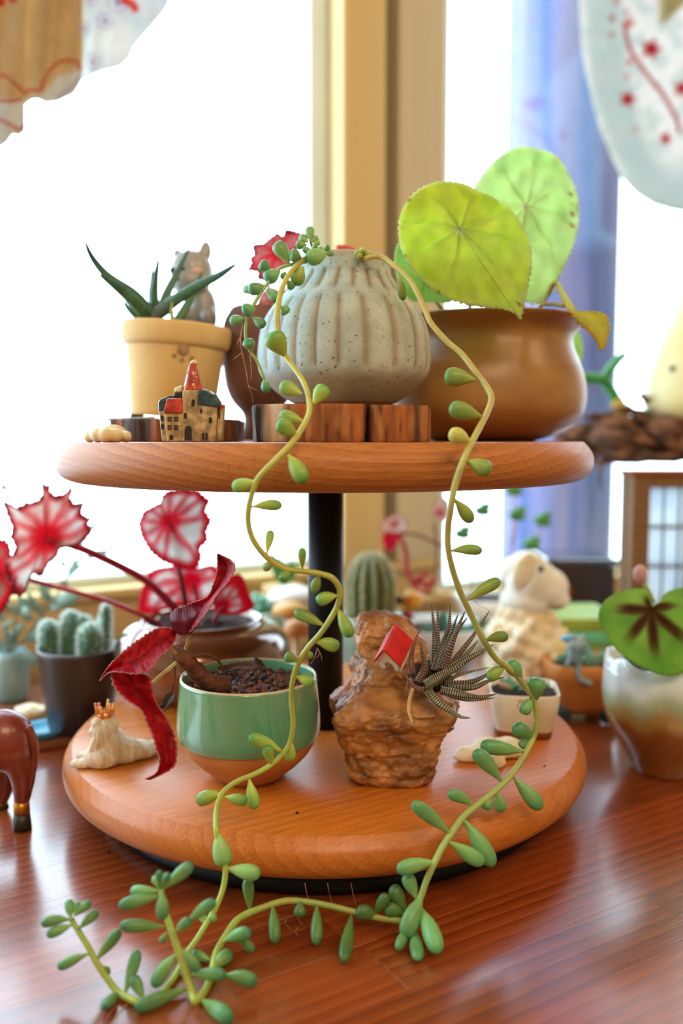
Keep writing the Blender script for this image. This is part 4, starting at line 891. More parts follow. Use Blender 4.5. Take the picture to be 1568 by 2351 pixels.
ribbon('leaf', [(402, 1446, LY), (367, 1440, LY - .004), (318, 1467, LY - .01), (276, 1501, LY - .014), (249, 1530, LY - .018), (228, 1563, LY - .02)],
       [(406, 1462, LY - .004), (390, 1490, LY - .016), (367, 1510, LY - .02), (350, 1534, LY - .024), (318, 1548, LY - .026), (280, 1544, LY - .026), (250, 1545, LY - .024), (230, 1564, LY - .02)], rdm, rb, rcol, jag=.022, m=14, n=56, crease=.007)
ribbon('leaf', [(253, 1543, LY - .02), (260, 1578, LY - .022), (291, 1608, LY - .024), (321, 1627, LY - .025), (333, 1652, LY - .026), (345, 1680, LY - .027), (355, 1710, LY - .028), (366, 1745, LY - .03), (358, 1775, LY - .034), (333, 1788, LY - .036)],
       [(322, 1545, LY - .02), (345, 1558, LY - .016), (352, 1590, LY - .014), (362, 1618, LY - .012), (378, 1642, LY - .012), (396, 1676, LY - .014), (404, 1702, LY - .016), (406, 1728, LY - .02), (398, 1762, LY - .026), (345, 1790, LY - .036)], rdm, rb, rcol, jag=.024, m=14, n=64, crease=.008)
hairm = mat('hairy_rhizome', S(120, 68, 40), S(74, 42, 28), rough=.9, scale=90, bump=1.0, bscale=260)
pal = mat('pale_petiole', S(206, 190, 120), S(176, 130, 84), rough=.6, scale=90, trans=.2)
def tubepx(pts, r, m, par, name, r1=None, wob=0, segs=9):
    P = [at(*p) for p in catmull(pts, 6)]; n = len(P); r1 = r if r1 is None else r1
    return MB().tube(P, [lerp(r, r1, i / (n - 1)) * (1 + wob * noise.noise(V((i * .9, r * 3000, 2)))) for i in range(n)], segs).build(name, m, par)
tubepx([(402, 1500, LY + .004), (425, 1512, LY + .002), (450, 1540, LY + .012), (480, 1568, LY + .02), (520, 1575, LY + .03)], .0042, hairm, rb, 'rhizome', .0062, .4, 12)
tubepx([(436, 1451, LY - .004), (432, 1475, LY), (424, 1500, LY + .003)], .0014, pal, rb, 'petiole'); tubepx([(344, 1575, LY - .012), (368, 1552, LY - .008), (395, 1530, LY - .002), (412, 1515, LY + .002)], .0013, pal, rb, 'petiole')
tubepx([(390, 1488, LY - .006), (405, 1502, LY), (415, 1512, LY + .002)], .0013, pal, rb, 'petiole')
tubepx([(440, 1508, LY), (465, 1503, LY), (485, 1506, LY + .006), (505, 1522, LY + .014), (512, 1540, LY + .02)], .0009, hairm, rb, 'petiole'); tubepx([(402, 1525, LY), (400, 1560, LY - .004), (392, 1592, LY - .004)], .0007, hairm, rb, 'petiole', .0005)
ribbon('dead_leaf', [(392, 1588, LY - .004), (378, 1598, LY - .006), (366, 1622, LY - .008)], [(402, 1596, LY - .008), (396, 1612, LY - .012), (376, 1634, LY - .01)], mat('dead_leaf', S(84, 50, 34), S(48, 30, 24), rough=.8, scale=80), rb, lambda t, s_, x, y: (1, 1, 1), jag=.08, n=20, m=6)
ribbon('dead_leaf', [(500, 1530, NY - .01), (540, 1520, NY), (575, 1518, NY + .004), (588, 1508, NY + .004), (606, 1524, NY + .004)], [(505, 1548, NY - .012), (540, 1538, NY - .012), (575, 1540, NY - .01), (592, 1536, NY - .008), (612, 1536, NY - .002)], MATS['dead_leaf'], rb, lambda t, s_, x, y: (1, 1, 1), jag=.06, n=24, m=6)

# ================================================================== CROWNED WHITE FIGURINE
QY = -.118; QX = 240; k_ = mpp(QY); zq = ZL + .0004
def onlow(px, py): return onz(px, py, ZL)
fm = mat('figurine_hair', S(238, 222, 196), S(212, 176, 136), rough=.55, scale=60, stretch=(6, 6, .6), bump=1.0, bscale=90, bstretch=(6, 6, .5), ramp=(.35, .7))
g0 = onlow(235, 1752); QY = g0.y; k_ = mpp(QY)
fig = thing('crowned_figurine', 'cream long haired animal figurine wearing a golden crown', 'figurine', (g0.x, QY, ZL))
mb = MB()
def fe(px, py, rx, ry, rz, dY=0, rot=(0, 0, 0)): 
    p = at(px, py, QY + dY); p.z = max(p.z, zq + rz * k_ * .55); mb.ell(p, (rx * k_, ry * k_, rz * k_), rot, 22, 14)
fe(243, 1672, 30, 30, 34); fe(232, 1690, 26, 26, 34, -.004); fe(248, 1715, 44, 38, 46); fe(236, 1735, 44, 40, 32, -.004); fe(280, 1728, 50, 40, 36, .006); fe(318, 1728, 46, 40, 24, .014); fe(345, 1722, 28, 36, 18, .02)
fe(188, 1755, 30, 16, 13, -.008); fe(200, 1752, 26, 18, 14, .006); fe(222, 1662, 14, 16, 16, -.004); fe(214, 1680, 10, 14, 12, -.006)
def ridge(mb):
    return mb
mb.floorz(zq).build('body', fm, fig, remesh=.0011, sm=2)
# hair locks
lk = mat('figurine_lock', S(240, 226, 202), S(222, 190, 150), rough=.55, scale=50, stretch=(4, 4, .6))
for i in range(34):
    f = i / 33; x0 = 228 + 44 * f; x1 = 196 + 150 * f + random.uniform(-6, 6); y0 = 1648 + 34 * max(0, f - .3) + random.uniform(-3, 8); y1 = 1762 - 34 * max(0, f - .55) / .45 + random.uniform(-6, 2)
    d = lambda t: -.5 * 76 * k_ * math.sin(min(1, .35 + t) * 1.5) * (1 - .15 * f) + .020 * f
    P = [at(lerp(x0, x1, t ** 1.3) + 2.2 * math.sin(t * 9 + i), lerp(y0, y1, t), QY + d(t) + .0012 * math.sin(i * 2.3)) for t in [j / 9 for j in range(10)]]
    for p in P: p.z = max(p.z, zq + .001)
    MB().tube(P, [.0016 * math.sin(math.pi * min(.97, .12 + .88 * j / 9)) + .0002 for j in range(10)], 7, flat=.7).build('hair_lock', lk, fig)
crn = mat('crown_orange_gold', S(240, 164, 44), S(216, 116, 26), rough=.35, scale=150, coat=.4)
cc = at(241, 1645, QY); mb = MB().lathe([(16 * k_, -8 * k_), (18 * k_, 0), (19 * k_, 8 * k_), (16.5 * k_, 9 * k_), (13 * k_, 2 * k_)], cc, 28)
for i in range(6):
    a = i * math.pi / 3 + .4; p0 = cc + V((16 * k_ * math.cos(a), 16 * k_ * math.sin(a), 4 * k_)); p1 = cc + V((21 * k_ * math.cos(a), 21 * k_ * math.sin(a), (26 + 6 * (i % 2)) * k_))
    mb.tube([p0, p0.lerp(p1, .5), p1], [6 * k_, 4 * k_, 2.4 * k_], 8); mb.ell(p1, 3.6 * k_, segs=10, rings=6); mb.ell(p0 + V((2 * k_ * math.cos(a + .5), 2 * k_ * math.sin(a + .5), -3 * k_)), 4 * k_, segs=8, rings=6)
mb.build('crown', crn, fig)

# ================================================================== ROCK PLANTER
RY = -.106; rk = thing('rock_planter', 'rough brown lava rock planter standing on lower shelf', 'planter', (at(900, 1005, RY).x, RY, ZL))
lev = [(1822, 812, 988, 0), (1812, 800, 1000, 0), (1790, 794, 1010, 0), (1740, 786, 1016, 0), (1700, 768, 1026, 0), (1668, 752, 1042, -.001), (1648, 748, 1054, -.002), (1628, 752, 1060, -.001), (1612, 778, 1056, .002), (1598, 796, 1044, .008), (1580, 804, 1030, .012), (1555, 808, 1016, .014), (1530, 814, 1000, .015), (1500, 816, 988, .016), (1465, 818, 972, .016), (1440, 818, 956, .016), (1428, 822, 944, .017), (1420, 832, 926, .017)]
def li(y):
    for a, b in zip(lev, lev[1:]):
        if a[0] >= y >= b[0]:
            t = (a[0] - y) / (a[0] - b[0]); return [lerp(p, q, t) for p, q in zip(a, b)]
    return list(lev[-1])
rows_ = []; kk = mpp(RY); NR, NS = 130, 190
zb0 = at(900, 1800, RY).z
for i in range(NR + 1):
    y = lerp(1822, 1420, i / NR); _, xl, xr, dy = li(y); hw = (xr - xl) / 2 * kk; cx = at((xl + xr) / 2, y, RY).x; z = at(900, y, RY).z
    zmin = ZL + .0004; z = lerp(zmin, at(900, 1420, RY).z, (z - at(900, 1822, RY).z) / (at(900, 1420, RY).z - at(900, 1822, RY).z)); row = []
    for j in range(NS):
        a = 2 * math.pi * j / NS; ca, sa = math.cos(a), math.sin(a)
        q = (abs(ca) ** 3.2 + abs(sa) ** 3.2) ** (-1 / 3.2) * (1 + .05 * math.sin(3 * a + y * .02))
        p = V((cx + hw * q * ca, RY + dy + hw * .82 * q * sa, z))
        n = (noise.ridged_multi_fractal(p * 34, 1.0, 2.1, 6, 1.0, 2.0) - 1.2) * .0030 + (noise.cell(p * 70 + V((.3 * noise.noise(p * 90), 0, 0))) - .5) * .0022 - .0030 * sstep(.25, .55, noise.noise(p * 95)) + fn(p, 240, 3) * .0012
        fl = sstep(0, .06, i / NR); n *= (.35 + .65 * fl)
        row.append(p + V((ca, sa, 0)) * (n - .0004) + V((0, 0, fn(p + V((3, 3, 3)), 60, 3) * .0022 * fl)))
    rows_.append(row)
rockm = mat('lava_rock', S(214, 146, 78), S(112, 66, 36), rough=.45, scale=42, detail=8, ramp=(.32, .66), bump=1.0, bscale=130, speck=(S(206, 140, 70), 220, .66), coat=.18, crough=.35)
mb = MB().grid(rows_, True); n = len(mb.v)
top = V((at(880, 1418, RY).x, RY + .016, rows_[-1][0].z + .0005)); mb.add(rows_[-1] + [top], [(j, (j + 1) % NS, NS) for j in range(NS)])
bot = V((at(900, 1822, RY).x, RY, ZL + .0004)); mb.add(rows_[0] + [bot], [((j + 1) % NS, j, NS) for j in range(NS)])
mb.build('rock', rockm, rk)
# old moss / soil in the hollow
MB().ell(at(985, 1552, RY - .022), (.013, .010, .009), wob=.5).build('soil', soilm, rk)
# ------------------------------------------------------------------ tiny toy house
HY = RY - .034
hw_ = mat('toy_white', S(236, 228, 208), S(220, 206, 176), rough=.5, scale=200); hr_ = mat('toy_red', S(214, 26, 24), S(190, 18, 18), rough=.35, scale=120)
hp = at(908, 1511, HY); hs = thing('toy_house', 'tiny white toy house with bright red roof on the rock', 'toy house', hp)
ROT = Euler((math.radians(26), math.radians(-6), math.radians(38))).to_matrix().to_4x4()
Rz = Matrix.Translation(hp) @ Matrix(((.894, .398, -.208), (-.440, .688, -.576), (-.087, .605, .79))).to_4x4()
W2, D2, H1, H2 = .0074, .0094, .0080, .0195
def hbuild(mb, name, m, bev=.0004): mb.xf(Rz); return mb.build(name, m, hs, smooth=False, bevel=bev, fixn=True)
gable = [(-W2, 0), (-.0030, 0), (-.0030, .0042), (-.0020, .0062), (0, .0070), (.0020, .0062), (.0030, .0042), (.0030, 0), (W2, 0), (W2, H1), (0, H2), (-W2, H1)]
hbuild(MB().prism([(x, -D2, z) for x, z in gable], (0, .0016, 0)), 'front_wall', hw_, .0002)
hbuild(MB().box((W2 - .0008, 0, H1 / 2), (.0016, 2 * D2, H1)), 'side_wall', hw_, .0003); hbuild(MB().box((-W2 + .0008, 0, H1 / 2), (.0016, 2 * D2, H1)), 'side_wall', hw_, .0003)
hbuild(MB().prism([(-W2, D2 - .0016, 0), (W2, D2 - .0016, 0), (W2, D2 - .0016, H1), (0, D2 - .0016, H2), (-W2, D2 - .0016, H1)], (0, .0016, 0)), 'back_wall', hw_, .0002)
hbuild(MB().box((0, .002, .0035), (2 * W2 - .0034, 2 * D2 - .006, .007)), 'doorway', mat('toy_dark', S(16, 14, 14), rough=.8), 0)
for s_ in (-1, 1):
    a = math.atan2(H2 - H1, W2); L_ = math.hypot(W2, H2 - H1) + .0022
    mb = MB().box((0, 0, 0), (L_, 2 * D2 + .0026, .0014)); mb.xf(Matrix.Translation((s_ * (W2 / 2 + .0008), 0, (H1 + H2) / 2 - .0002)) @ Matrix.Rotation(s_ * a, 4, 'Y')); hbuild(mb, 'roof_slope', hr_)
# ------------------------------------------------------------------ zebra haworthia
haw = thing('zebra_haworthia', 'spiky dark haworthia with white banded leaves on the rock', 'succulent', at(985, 1545, RY - .030))
hwm = mat('haworthia_skin', attr=True, rough=.5, avar=.15, scale=200, bump=.2)
Z8 = zc(800, 1380, 4.356); HC = RY - .033
def hcol(bands, dark, tipc=None, br=S(226, 214, 190)):
    def f(t, a):
        s_ = math.sin(t * bands * 2 * math.pi + 1.5 * math.sin(a * 6.283)); c = mix(dark, tipc or dark, t)
        # white tubercle bands on the outer face, gaps between dots
        w_ = sstep(.35, .8, s_) * (1 - .9 * sstep(.82, 1, t)) * (.55 + .45 * math.sin(a * 6.283 * 5)) * 1.25
        return mix(c, br, w_)
    return f
DK, DR, DG = S(56, 48, 36), S(96, 44, 30), S(74, 78, 50)
for pts, w_, dY, cb, ct_ in [([(640, 720), (625, 600), (660, 420), (738, 232)], 62, (.0, -.004), DR, S(150, 44, 40)), ([(700, 800), (765, 660), (740, 520), (714, 398)], 72, (-.006, -.012), DR, DG), ([(850, 640), (862, 400), (848, 200), (828, 18)], 62, (.006, .012), DK, S(60, 30, 26)),
        ([(890, 620), (896, 380), (886, 2)], 56, (.008, .016), DR, S(96, 34, 26)), ([(860, 690), (930, 470), (1005, 240), (1016, 12)], 74, (.002, .004), DK, DK), ([(900, 690), (985, 440), (1100, 118)], 70, (.0, .0), DK, DG), ([(930, 680), (1050, 370), (1168, 94)], 74, (-.002, -.002), DK, DK),
        ([(960, 680), (1070, 340), (1192, 162)], 60, (-.004, -.005), DR, DK), ([(1000, 660), (1230, 370), (1416, 88)], 58, (.004, .01), DR, S(90, 30, 26)), ([(980, 730), (1180, 530), (1302, 388)], 64, (.002, .004), DG, DG), ([(850, 820), (1080, 640), (1300, 520), (1452, 432)], 84, (-.004, -.008), DK, DG),
        ([(780, 840), (900, 760), (1050, 690), (1222, 585)], 104, (-.010, -.016), DG, DK), ([(920, 850), (1100, 740), (1432, 658)], 50, (.004, .008), DG, S(110, 120, 70)), ([(960, 830), (1200, 815), (1370, 745), (1500, 648)], 66, (.002, .002), DK, DK), ([(1000, 870), (1250, 860), (1400, 800), (1570, 758)], 66, (-.002, -.002), DK, DK),
        ([(920, 890), (1120, 930), (1300, 960), (1482, 930)], 84, (-.006, -.010), DK, DG), ([(980, 920), (1200, 985), (1472, 968)], 60, (.0, .002), DG, DK), ([(790, 890), (880, 1000), (1020, 1100), (1130, 1160), (1228, 1168)], 78, (-.008, -.012), DG, S(90, 110, 84)),
        ([(840, 890), (700, 880), (610, 800), (556, 700)], 66, (-.004, -.006), DR, S(120, 50, 44)), ([(640, 780), (600, 830), (590, 910)], 50, (-.002, -.002), S(130, 50, 40), S(150, 60, 50))]:
    q = Z8(pts); n = len(q); P = [tuple(at(x, y, HC + lerp(dY[0], dY[1], i / (n - 1)))) for i, (x, y) in enumerate(q)]
    L_ = sum(math.hypot(b[0] - a[0], b[1] - a[1]) for a, b in zip(q, q[1:])); nb = max(8, int(L_ / 4.6))
    spike(P, w_ * 1.25 / 4.356 * mpp(HC), hcol(nb, cb, ct_), n=nb * 5, segs=14, flat=.62, sharp=.8, base=.85, bands=nb, bamp=.08).build('leaf', hwm, haw)
q = Z8([(645, 870), (610, 1000), (605, 1110), (640, 1218)]); P = [tuple(at(x, y, HC - .008 - .004 * i)) for i, (x, y) in enumerate(q)]
spike(P, 46 / 4.356 * mpp(HC), lambda t, a: mix(S(190, 140, 70), S(214, 180, 110), t), flat=.5, sharp=.35).build('dead_leaf', hwm, haw)

# ================================================================== SMALL SQUARE WHITE POT
p0 = onlow(1212, 1702); SY = p0.y + .024; SX = 1212; k_ = mpp(SY); sxw = at(SX, 1005, SY).x; sz_ = lambda y: at(SX, y, SY).z
sqm = mat('square_pot_glaze', S(224, 214, 192), S(198, 180, 150), rough=.3, scale=30, coat=.3, speck=(S(150, 116, 80), 300, .74)); sqb = mat('square_pot_base', S(150, 84, 46), S(130, 70, 40), rough=.7, scale=60)
sq = thing('square_pot', 'small square off-white glazed pot near right edge of lower shelf', 'pot', (sxw, SY, ZL))
sqf = lambda a, z, k: (abs(math.cos(a + .12)) ** 5 + abs(math.sin(a + .12)) ** 5) ** (-1 / 5)
zt_ = sz_(1578)
z1 = ZL + .006
MB().lathe([(0, zt_ - .006), (73 * k_, zt_ - .005), (75 * k_, zt_ + .0004), (79 * k_, zt_ + .0006), (80 * k_, zt_ - .0006), (77 * k_, lerp(zt_, z1, .4)), (66 * k_, z1)], (sxw, SY, 0), 80, rf=sqf).build('body', sqm, sq)
MB().lathe([(66 * k_, z1), (63 * k_, ZL + .0006), (0, ZL + .0004)][::-1], (sxw, SY, 0), 80, rf=sqf).build('foot', sqb, sq)
soil((sxw, SY, zt_ - .0035), 73 * k_, sq, sx=1.12, sy=1.12)
tiny = thing('tiny_succulent', 'tiny green and pink succulent in the small square pot', 'succulent', (sxw - .006, SY, zt_ - .003))
tm = mat('tiny_succulent', attr=True, rough=.5)
for i in range(16):
    a = i * 2.4; r = .002 + .0007 * i ** .5 * 2; c = V((sxw - .008 + .012 * (i % 2), SY - .004, zt_ - .002)); t = c + V((r * 2.1 * math.cos(a), r * 2.1 * math.sin(a), .006 + .003 * random.random()))
    fleshy(c, t, .0042, S(110, 150, 96), S(196, 130, 120) if i % 4 == 0 else S(90, 150, 120)).build('leaf', tm, tiny)

# ------------------------------------------------------------------ pale stone
ps = onlow(1120, 1745); k_ = mpp(ps.y); mb = MB()
for px, py, rx, ry, rz, dY, ro in ((1085, 1735, 46, 26, 18, .0, .12), (1130, 1722, 56, 40, 24, .006, -.1), (1165, 1716, 44, 40, 24, .008, 0), (1140, 1752, 20, 30, 20, -.010, .5), (1065, 1738, 26, 18, 11, -.002, .1), (1118, 1712, 40, 34, 20, .016, 0)):
    p = at(px, py, ps.y + dY); p.z = max(p.z, ZL + .0004 + rz * k_ * .62); mb.ell(p, (rx * k_, ry * k_, rz * k_), (0, ro, 0), wob=.25)
mb.floorz(ZL + .0004)
o = mb.build('pale_stone', mat('pale_stone', S(244, 232, 206), S(226, 198, 150), rough=.6, scale=40, bump=.4, bscale=90), remesh=.0013, sm=3); tag(o, 'pale angular stone lying beside the rock on lower shelf', 'stone')
# specks of soil dropped on the shelf and table
spm = mat('dirt_speck', S(20, 16, 14), rough=.9); i = 0
for px, py, z, q in ((682, 1868, ZL, .0011), (1250, 1760, ZL, .0009), (250, 1957, 0, .0010), (690, 1940, ZL * 0 + ZL, .0005)):
    i += 1
    if py < 1900 or z == 0:
        p = onz(px, py, z); o = MB().ell(p + V((0, 0, q * .5)), (q, q * .8, q * .55), wob=.6, segs=9, rings=6).build('soil_crumb', spm)
        tag(o, ['black soil crumb lying on the front of the lower shelf', 'grey soil crumb lying below the pale stone', 'black soil crumb lying on the table left of the stand'][i - 1], 'soil crumb')

# ================================================================== BACK OF LOWER SHELF: METALLIC POT WITH PINK-WHITE BEGONIA
MY = .095; MX = 458; k_ = mpp(MY); mxw = at(MX, 1005, MY).x; mz = lambda y: at(MX, y, MY).z
metm = mat('metallic_glaze', S(136, 82, 46), S(104, 70, 50), rough=.12, scale=10, stretch=(1, 1, 4), metal=.35, coat=.5, crough=.06, spec=.6)
mp_ = thing('metallic_pot', 'round brown pot with metallic glaze behind the green pot', 'pot', (mxw, MY, ZL))
pr = [(128, 1420), (134, 1418), (140, 1422), (146, 1430), (172, 1442), (192, 1462), (202, 1490), (200, 1520), (184, 1556), (156, 1584), (124, 1600)]
pr = [(p[0] * k_, mz(p[1])) for p in catmull(pr, 5)]; off = ZL + .0006 - pr[-1][1]
pr = [(r, z + off * ((pr[0][1] - z) / (pr[0][1] - pr[-1][1]))) for r, z in pr]
MB().lathe([(0, mz(1440)), (126 * k_, mz(1438))] + pr + [(0, ZL + .0005)], (mxw, MY, 0), 96, rf=lambda a, z, k: 1 + .012 * math.sin(3 * a)).build('body', metm, mp_)
soil((mxw, MY, mz(1432)), 127 * k_, mp_, h=.008)
pw = thing('painted_begonia', 'begonia with pink veined cream leaves and red stalks in the metallic pot', 'begonia', (mxw, MY, mz(1432)))
Z6 = zc(0, 1080, 2.613)
P1 = Z6([(40, 262), (15, 180), (60, 200), (100, 225), (150, 195), (200, 190), (235, 172), (262, 130), (248, 76), (300, 88), (298, 130), (345, 152), (400, 130), (425, 90), (440, 112), (418, 168), (452, 200), (512, 188), (488, 240), (505, 275), (548, 285), (530, 320), (552, 365), (520, 412), (470, 445), (360, 470), (340, 520), (290, 560), (250, 640), (200, 620), (160, 670), (150, 740), (110, 760), (70, 735), (75, 680), (45, 640), (20, 560), (80, 500), (92, 450), (60, 400), (75, 345)])
vv = [math.radians(a) for a in (8, 38, 62, 92, 120, 150, 182, 208, 232, 262, 300)]
outline_leaf('leaf', (107, 1236), P1, .045, rexm, pw, rex(11, .13, .86, .22, .75), tx=.25, tz=.1, cup=.012, rip=(.004, 5), serr=(48, .05), veins=vv, smooth=False, edge=.010, n=180)
P2 = Z6([(970, 150), (1010, 118), (1100, 108), (1190, 118), (1262, 180), (1235, 240), (1272, 300), (1240, 370), (1252, 420), (1200, 470), (1212, 520), (1190, 580), (1150, 605), (1040, 572), (970, 545), (900, 490), (848, 400), (828, 320), (858, 245), (920, 212), (965, 190)])
outline_leaf('leaf', (391, 1199), P2, .085, rexm, pw, rex(12, .11, .84, .17, 0), tx=-.1, tz=.12, cup=.010, rip=(.004, 4), serr=(44, .05), veins=vv, smooth=False, edge=.006, n=180)
outline_leaf('leaf', (440, 1335), [(318, 1400), (328, 1345), (345, 1312), (395, 1300), (450, 1304), (490, 1298), (512, 1325), (500, 1362), (462, 1388), (400, 1392), (350, 1408)], .115, rexm, pw, rex(13, .11, .8, .15, 0), cup=.008, serr=(40, .06), veins=vv, tz=-.2)
outline_leaf('leaf', (512, 1392), [(488, 1380), (500, 1345), (530, 1322), (556, 1322), (572, 1362), (583, 1392), (560, 1408), (530, 1412), (500, 1408)], .10, rexm, pw, rex(14, .10, .62, .2, 0), cup=.006, serr=(34, .06), veins=vv)
outline_leaf('leaf', (-6, 1310), [(-50, 1250), (-10, 1238), (18, 1244), (26, 1285), (14, 1300), (30, 1340), (24, 1372), (8, 1400), (-12, 1420), (-50, 1400)], .06, rexm, pw, rex(15, .1, .7, .2, .95, S(190, 170, 150)), cup=.01, serr=(34, .08), veins=vv, edge=.01)
red = mat('red_stalk', S(206, 22, 60), S(176, 20, 44), rough=.45, scale=60, trans=.12); dred = mat('dark_red_stalk', S(130, 24, 34), S(100, 20, 26), rough=.5, scale=60)
tubepx([(108, 1240, .046), (172, 1254, .06), (249, 1287, .075), (325, 1327, .085), (367, 1361, .09), (404, 1402, .093), (420, 1436, .095)], .0032, red, pw, 'petiole', .0040)
tubepx([(392, 1203, .086), (402, 1240, .09), (409, 1294, .095), (425, 1379, .098), (430, 1436, .1)], .0018, dred, pw, 'petiole', .0026)
tubepx([(440, 1340, .116), (452, 1380, .11), (450, 1436, .1)], .002, red, pw, 'petiole'); tubepx([(515, 1392, .1), (500, 1410, .098), (490, 1434, .097)], .002, red, pw, 'petiole'); tubepx([(-4, 1312, .061), (100, 1340, .08), (260, 1385, .09), (380, 1440, .095)], .0022, red, pw, 'petiole')

# ================================================================== LEFT: DARK POT WITH CACTI, GREY PLANT, HORSE, TRAY
DKY = onz(168, 1692, .009).y + .028; k_ = mpp(DKY); dxw = at(168, 1005, DKY).x; dz = lambda y: at(168, y, DKY).z
tray = thing('wooden_tray', 'flat dark wooden tray under the plants at far left', 'tray', (dxw - .05, DKY + .05, 0))
trm = wood('tray_wood', S(150, 92, 58), S(112, 62, 38), ang=UVROT, ring=.008, rough=.45)
MB().box((dxw - .062, DKY + .055, .004), (.30, .20, .008), (0, 0, UVROT)).build('board', trm, tray, smooth=False, bevel=.002)
dpm = mat('dark_stoneware', S(66, 52, 46), S(46, 38, 36), rough=.4, scale=20, coat=.15, crough=.3)
dp = thing('dark_cactus_pot', 'dark brown tapered pot holding woolly cacti on the tray', 'pot', (dxw, DKY, .0082))
zr_ = dz(1486)
MB().lathe([(0, zr_ - .012), (82 * k_, zr_ - .010), (85 * k_, zr_), (90 * k_, zr_ + .0012), (94 * k_, zr_), (94 * k_, zr_ - .004), (84 * k_, lerp(zr_, .009, .5)), (72 * k_, .0095), (68 * k_, .0084), (0, .0084)][::-1], (dxw, DKY, 0), 80).build('body', dpm, dp)
soil((dxw, DKY, zr_ - .008), 82 * k_, dp)
cacm = mat('woolly_cactus', S(92, 138, 104), S(64, 112, 84), rough=.7, scale=60); wool = mat('cactus_wool', S(236, 244, 236), rough=.9, trans=.3)
wc = thing('woolly_cactus', 'cluster of woolly finger cacti in the dark pot', 'cactus', (dxw, DKY, zr_ - .008))
def finger(px, ptop, r, dY, par, lean=0, spn=520, sl=.0042, n=14):
    b = V((at(px, 1500, DKY + dY).x, DKY + dY, zr_ - .010)); tp = at(px + lean, ptop, DKY + dY); H = (tp - b).length; ax = (tp - b).normalized()
    pr = [(t, math.sqrt(max(0, 1 - max(0, (t - (1 - r / H)) / (r / H)) ** 2)) * (.86 + .14 * math.sin(t * 3))) for t in [i / n for i in range(n + 1)]]
    par = MB().tube([b + ax * H * t for t, q in pr], [max(r * q, 1e-4) for t, q in pr], 20).build('stem', cacm, par)
    mb = MB()
    for i in range(spn):
        t = random.random() ** .7; a = random.uniform(0, 6.283); q = interp(pr, t) * r; u = ax.orthogonal().normalized(); v_ = ax.cross(u); d = (u * math.cos(a) + v_ * math.sin(a) + ax * (t - .3)).normalized()
        p = b + ax * H * t + (u * math.cos(a) + v_ * math.sin(a)) * q; s_ = d.orthogonal().normalized() * .00045
        mb.add([p - s_, p + s_, p + d * sl], [(0, 1, 2)])
    o = mb.build('wool', wool, par); o['kind'] = 'stuff'
for q in ((112, 1424, .0085, .004), (162, 1402, .0085, .010), (206, 1432, .0105, -.012), (188, 1412, .0085, .014), (232, 1425, .008, .006)): finger(*q, wc)
finger(238, 1388, .0048, .004, wc, 6)
# teal pot + grey leafy plant
TY = .20; k_ = mpp(TY); txw = at(8, 1005, TY).x
tp = thing('teal_pot', 'pale teal glazed pot at the far left edge', 'pot', (txw, TY, .0082))
tzr = at(8, 1492, TY).z
tealm = mat('teal_glaze', S(156, 190, 190), S(120, 160, 164), rough=.2, scale=14, coat=.4)
MB().lathe([(0, tzr - .01), (31 * k_, tzr - .008), (34 * k_, tzr), (38 * k_, tzr), (40 * k_, tzr - .01), (41 * k_, lerp(tzr, .0, .5)), (36 * k_, .012), (32 * k_, .0084), (0, .0084)][::-1], (txw, TY, 0), 60).build('body', tealm, tp); soil((txw, TY, tzr - .006), 32 * k_, tp)
gp = thing('grey_leaf_plant', 'grey green leafy plant with narrow leaves behind the cactus pot', 'houseplant', (txw, TY, tzr - .006))
glf = mat('grey_leaf', S(176, 204, 188), S(130, 166, 146), rough=.55, scale=60, trans=.25); gst = mat('grey_stem', S(120, 128, 110), S(96, 100, 84), rough=.6, scale=60)
Zp = zc(0, 1100, 3.563)
for pts, w_ in [(Zp([(60, 1420), (200, 1310), (350, 1100), (430, 1010), (500, 880), (580, 730), (610, 590)]), 0), (Zp([(60, 1420), (40, 1250), (30, 1100)]), 0), (Zp([(60, 1430), (120, 1200), (160, 1000)]), 0)]:
    n = len(pts); tubepx([(x, y, TY + .0 + .01 * i) for i, (x, y) in enumerate(pts)], .0016, gst, gp, 'stem', .0009)
def pleaf(a, b, w_, Y, par, m, arc=.004, name='leaf'):
    A_, B_ = at(*a, Y), at(*b, Y - .01); d = B_ - A_; side = d.cross(V((0, -1, .5))).normalized(); nrm = side.cross(d).normalized(); rows = []
    for i in range(11):
        t = i / 10; ww = w_ * mpp(Y) / 2 * math.sin(math.pi * (t ** .8 * .97 + .015)) ** .8; c = A_.lerp(B_, t) + nrm * arc * math.sin(math.pi * t)
        rows.append([c - side * ww + nrm * ww * .25, c, c + side * ww + nrm * ww * .25])
    MB().grid(rows).build(name, m, par, solid=.0008)
for a, b, w_ in [((350, 1100), (160, 960), 40), ((350, 1100), (215, 910), 40), ((430, 1010), (720, 940), 66), ((415, 1060), (640, 1000), 56), ((410, 1000), (330, 820), 60), ((250, 1160), (150, 960), 60), ((560, 790), (680, 700), 60), ((540, 720), (480, 620), 30), ((580, 720), (700, 650), 36), ((700, 650), (940, 590), 50), ((610, 600), (830, 320), 50),
                 ((120, 1400), (340, 1520), 70), ((200, 1310), (480, 1260), 70), ((60, 1420), (-40, 1290), 60), ((100, 1400), (0, 1480), 60), ((120, 1350), (30, 1230), 60), ((120, 1300), (210, 1180), 60), ((40, 1250), (110, 1150), 50), ((30, 1150), (-40, 1020), 50), ((160, 1100), (60, 1010), 50), ((180, 1060), (260, 1140), 50), ((0, 60), (80, 100), 50), ((90, 180), (190, 155), 30), ((300, 1200), (420, 1170), 50), ((60, 1300), (160, 1260), 50)]:
    pa, pb_ = Zp([a])[0], Zp([b])[0]; pleaf(pa, pb_, w_ * 1.4 / 3.563, TY + .02 + .03 * random.random(), gp, glf)
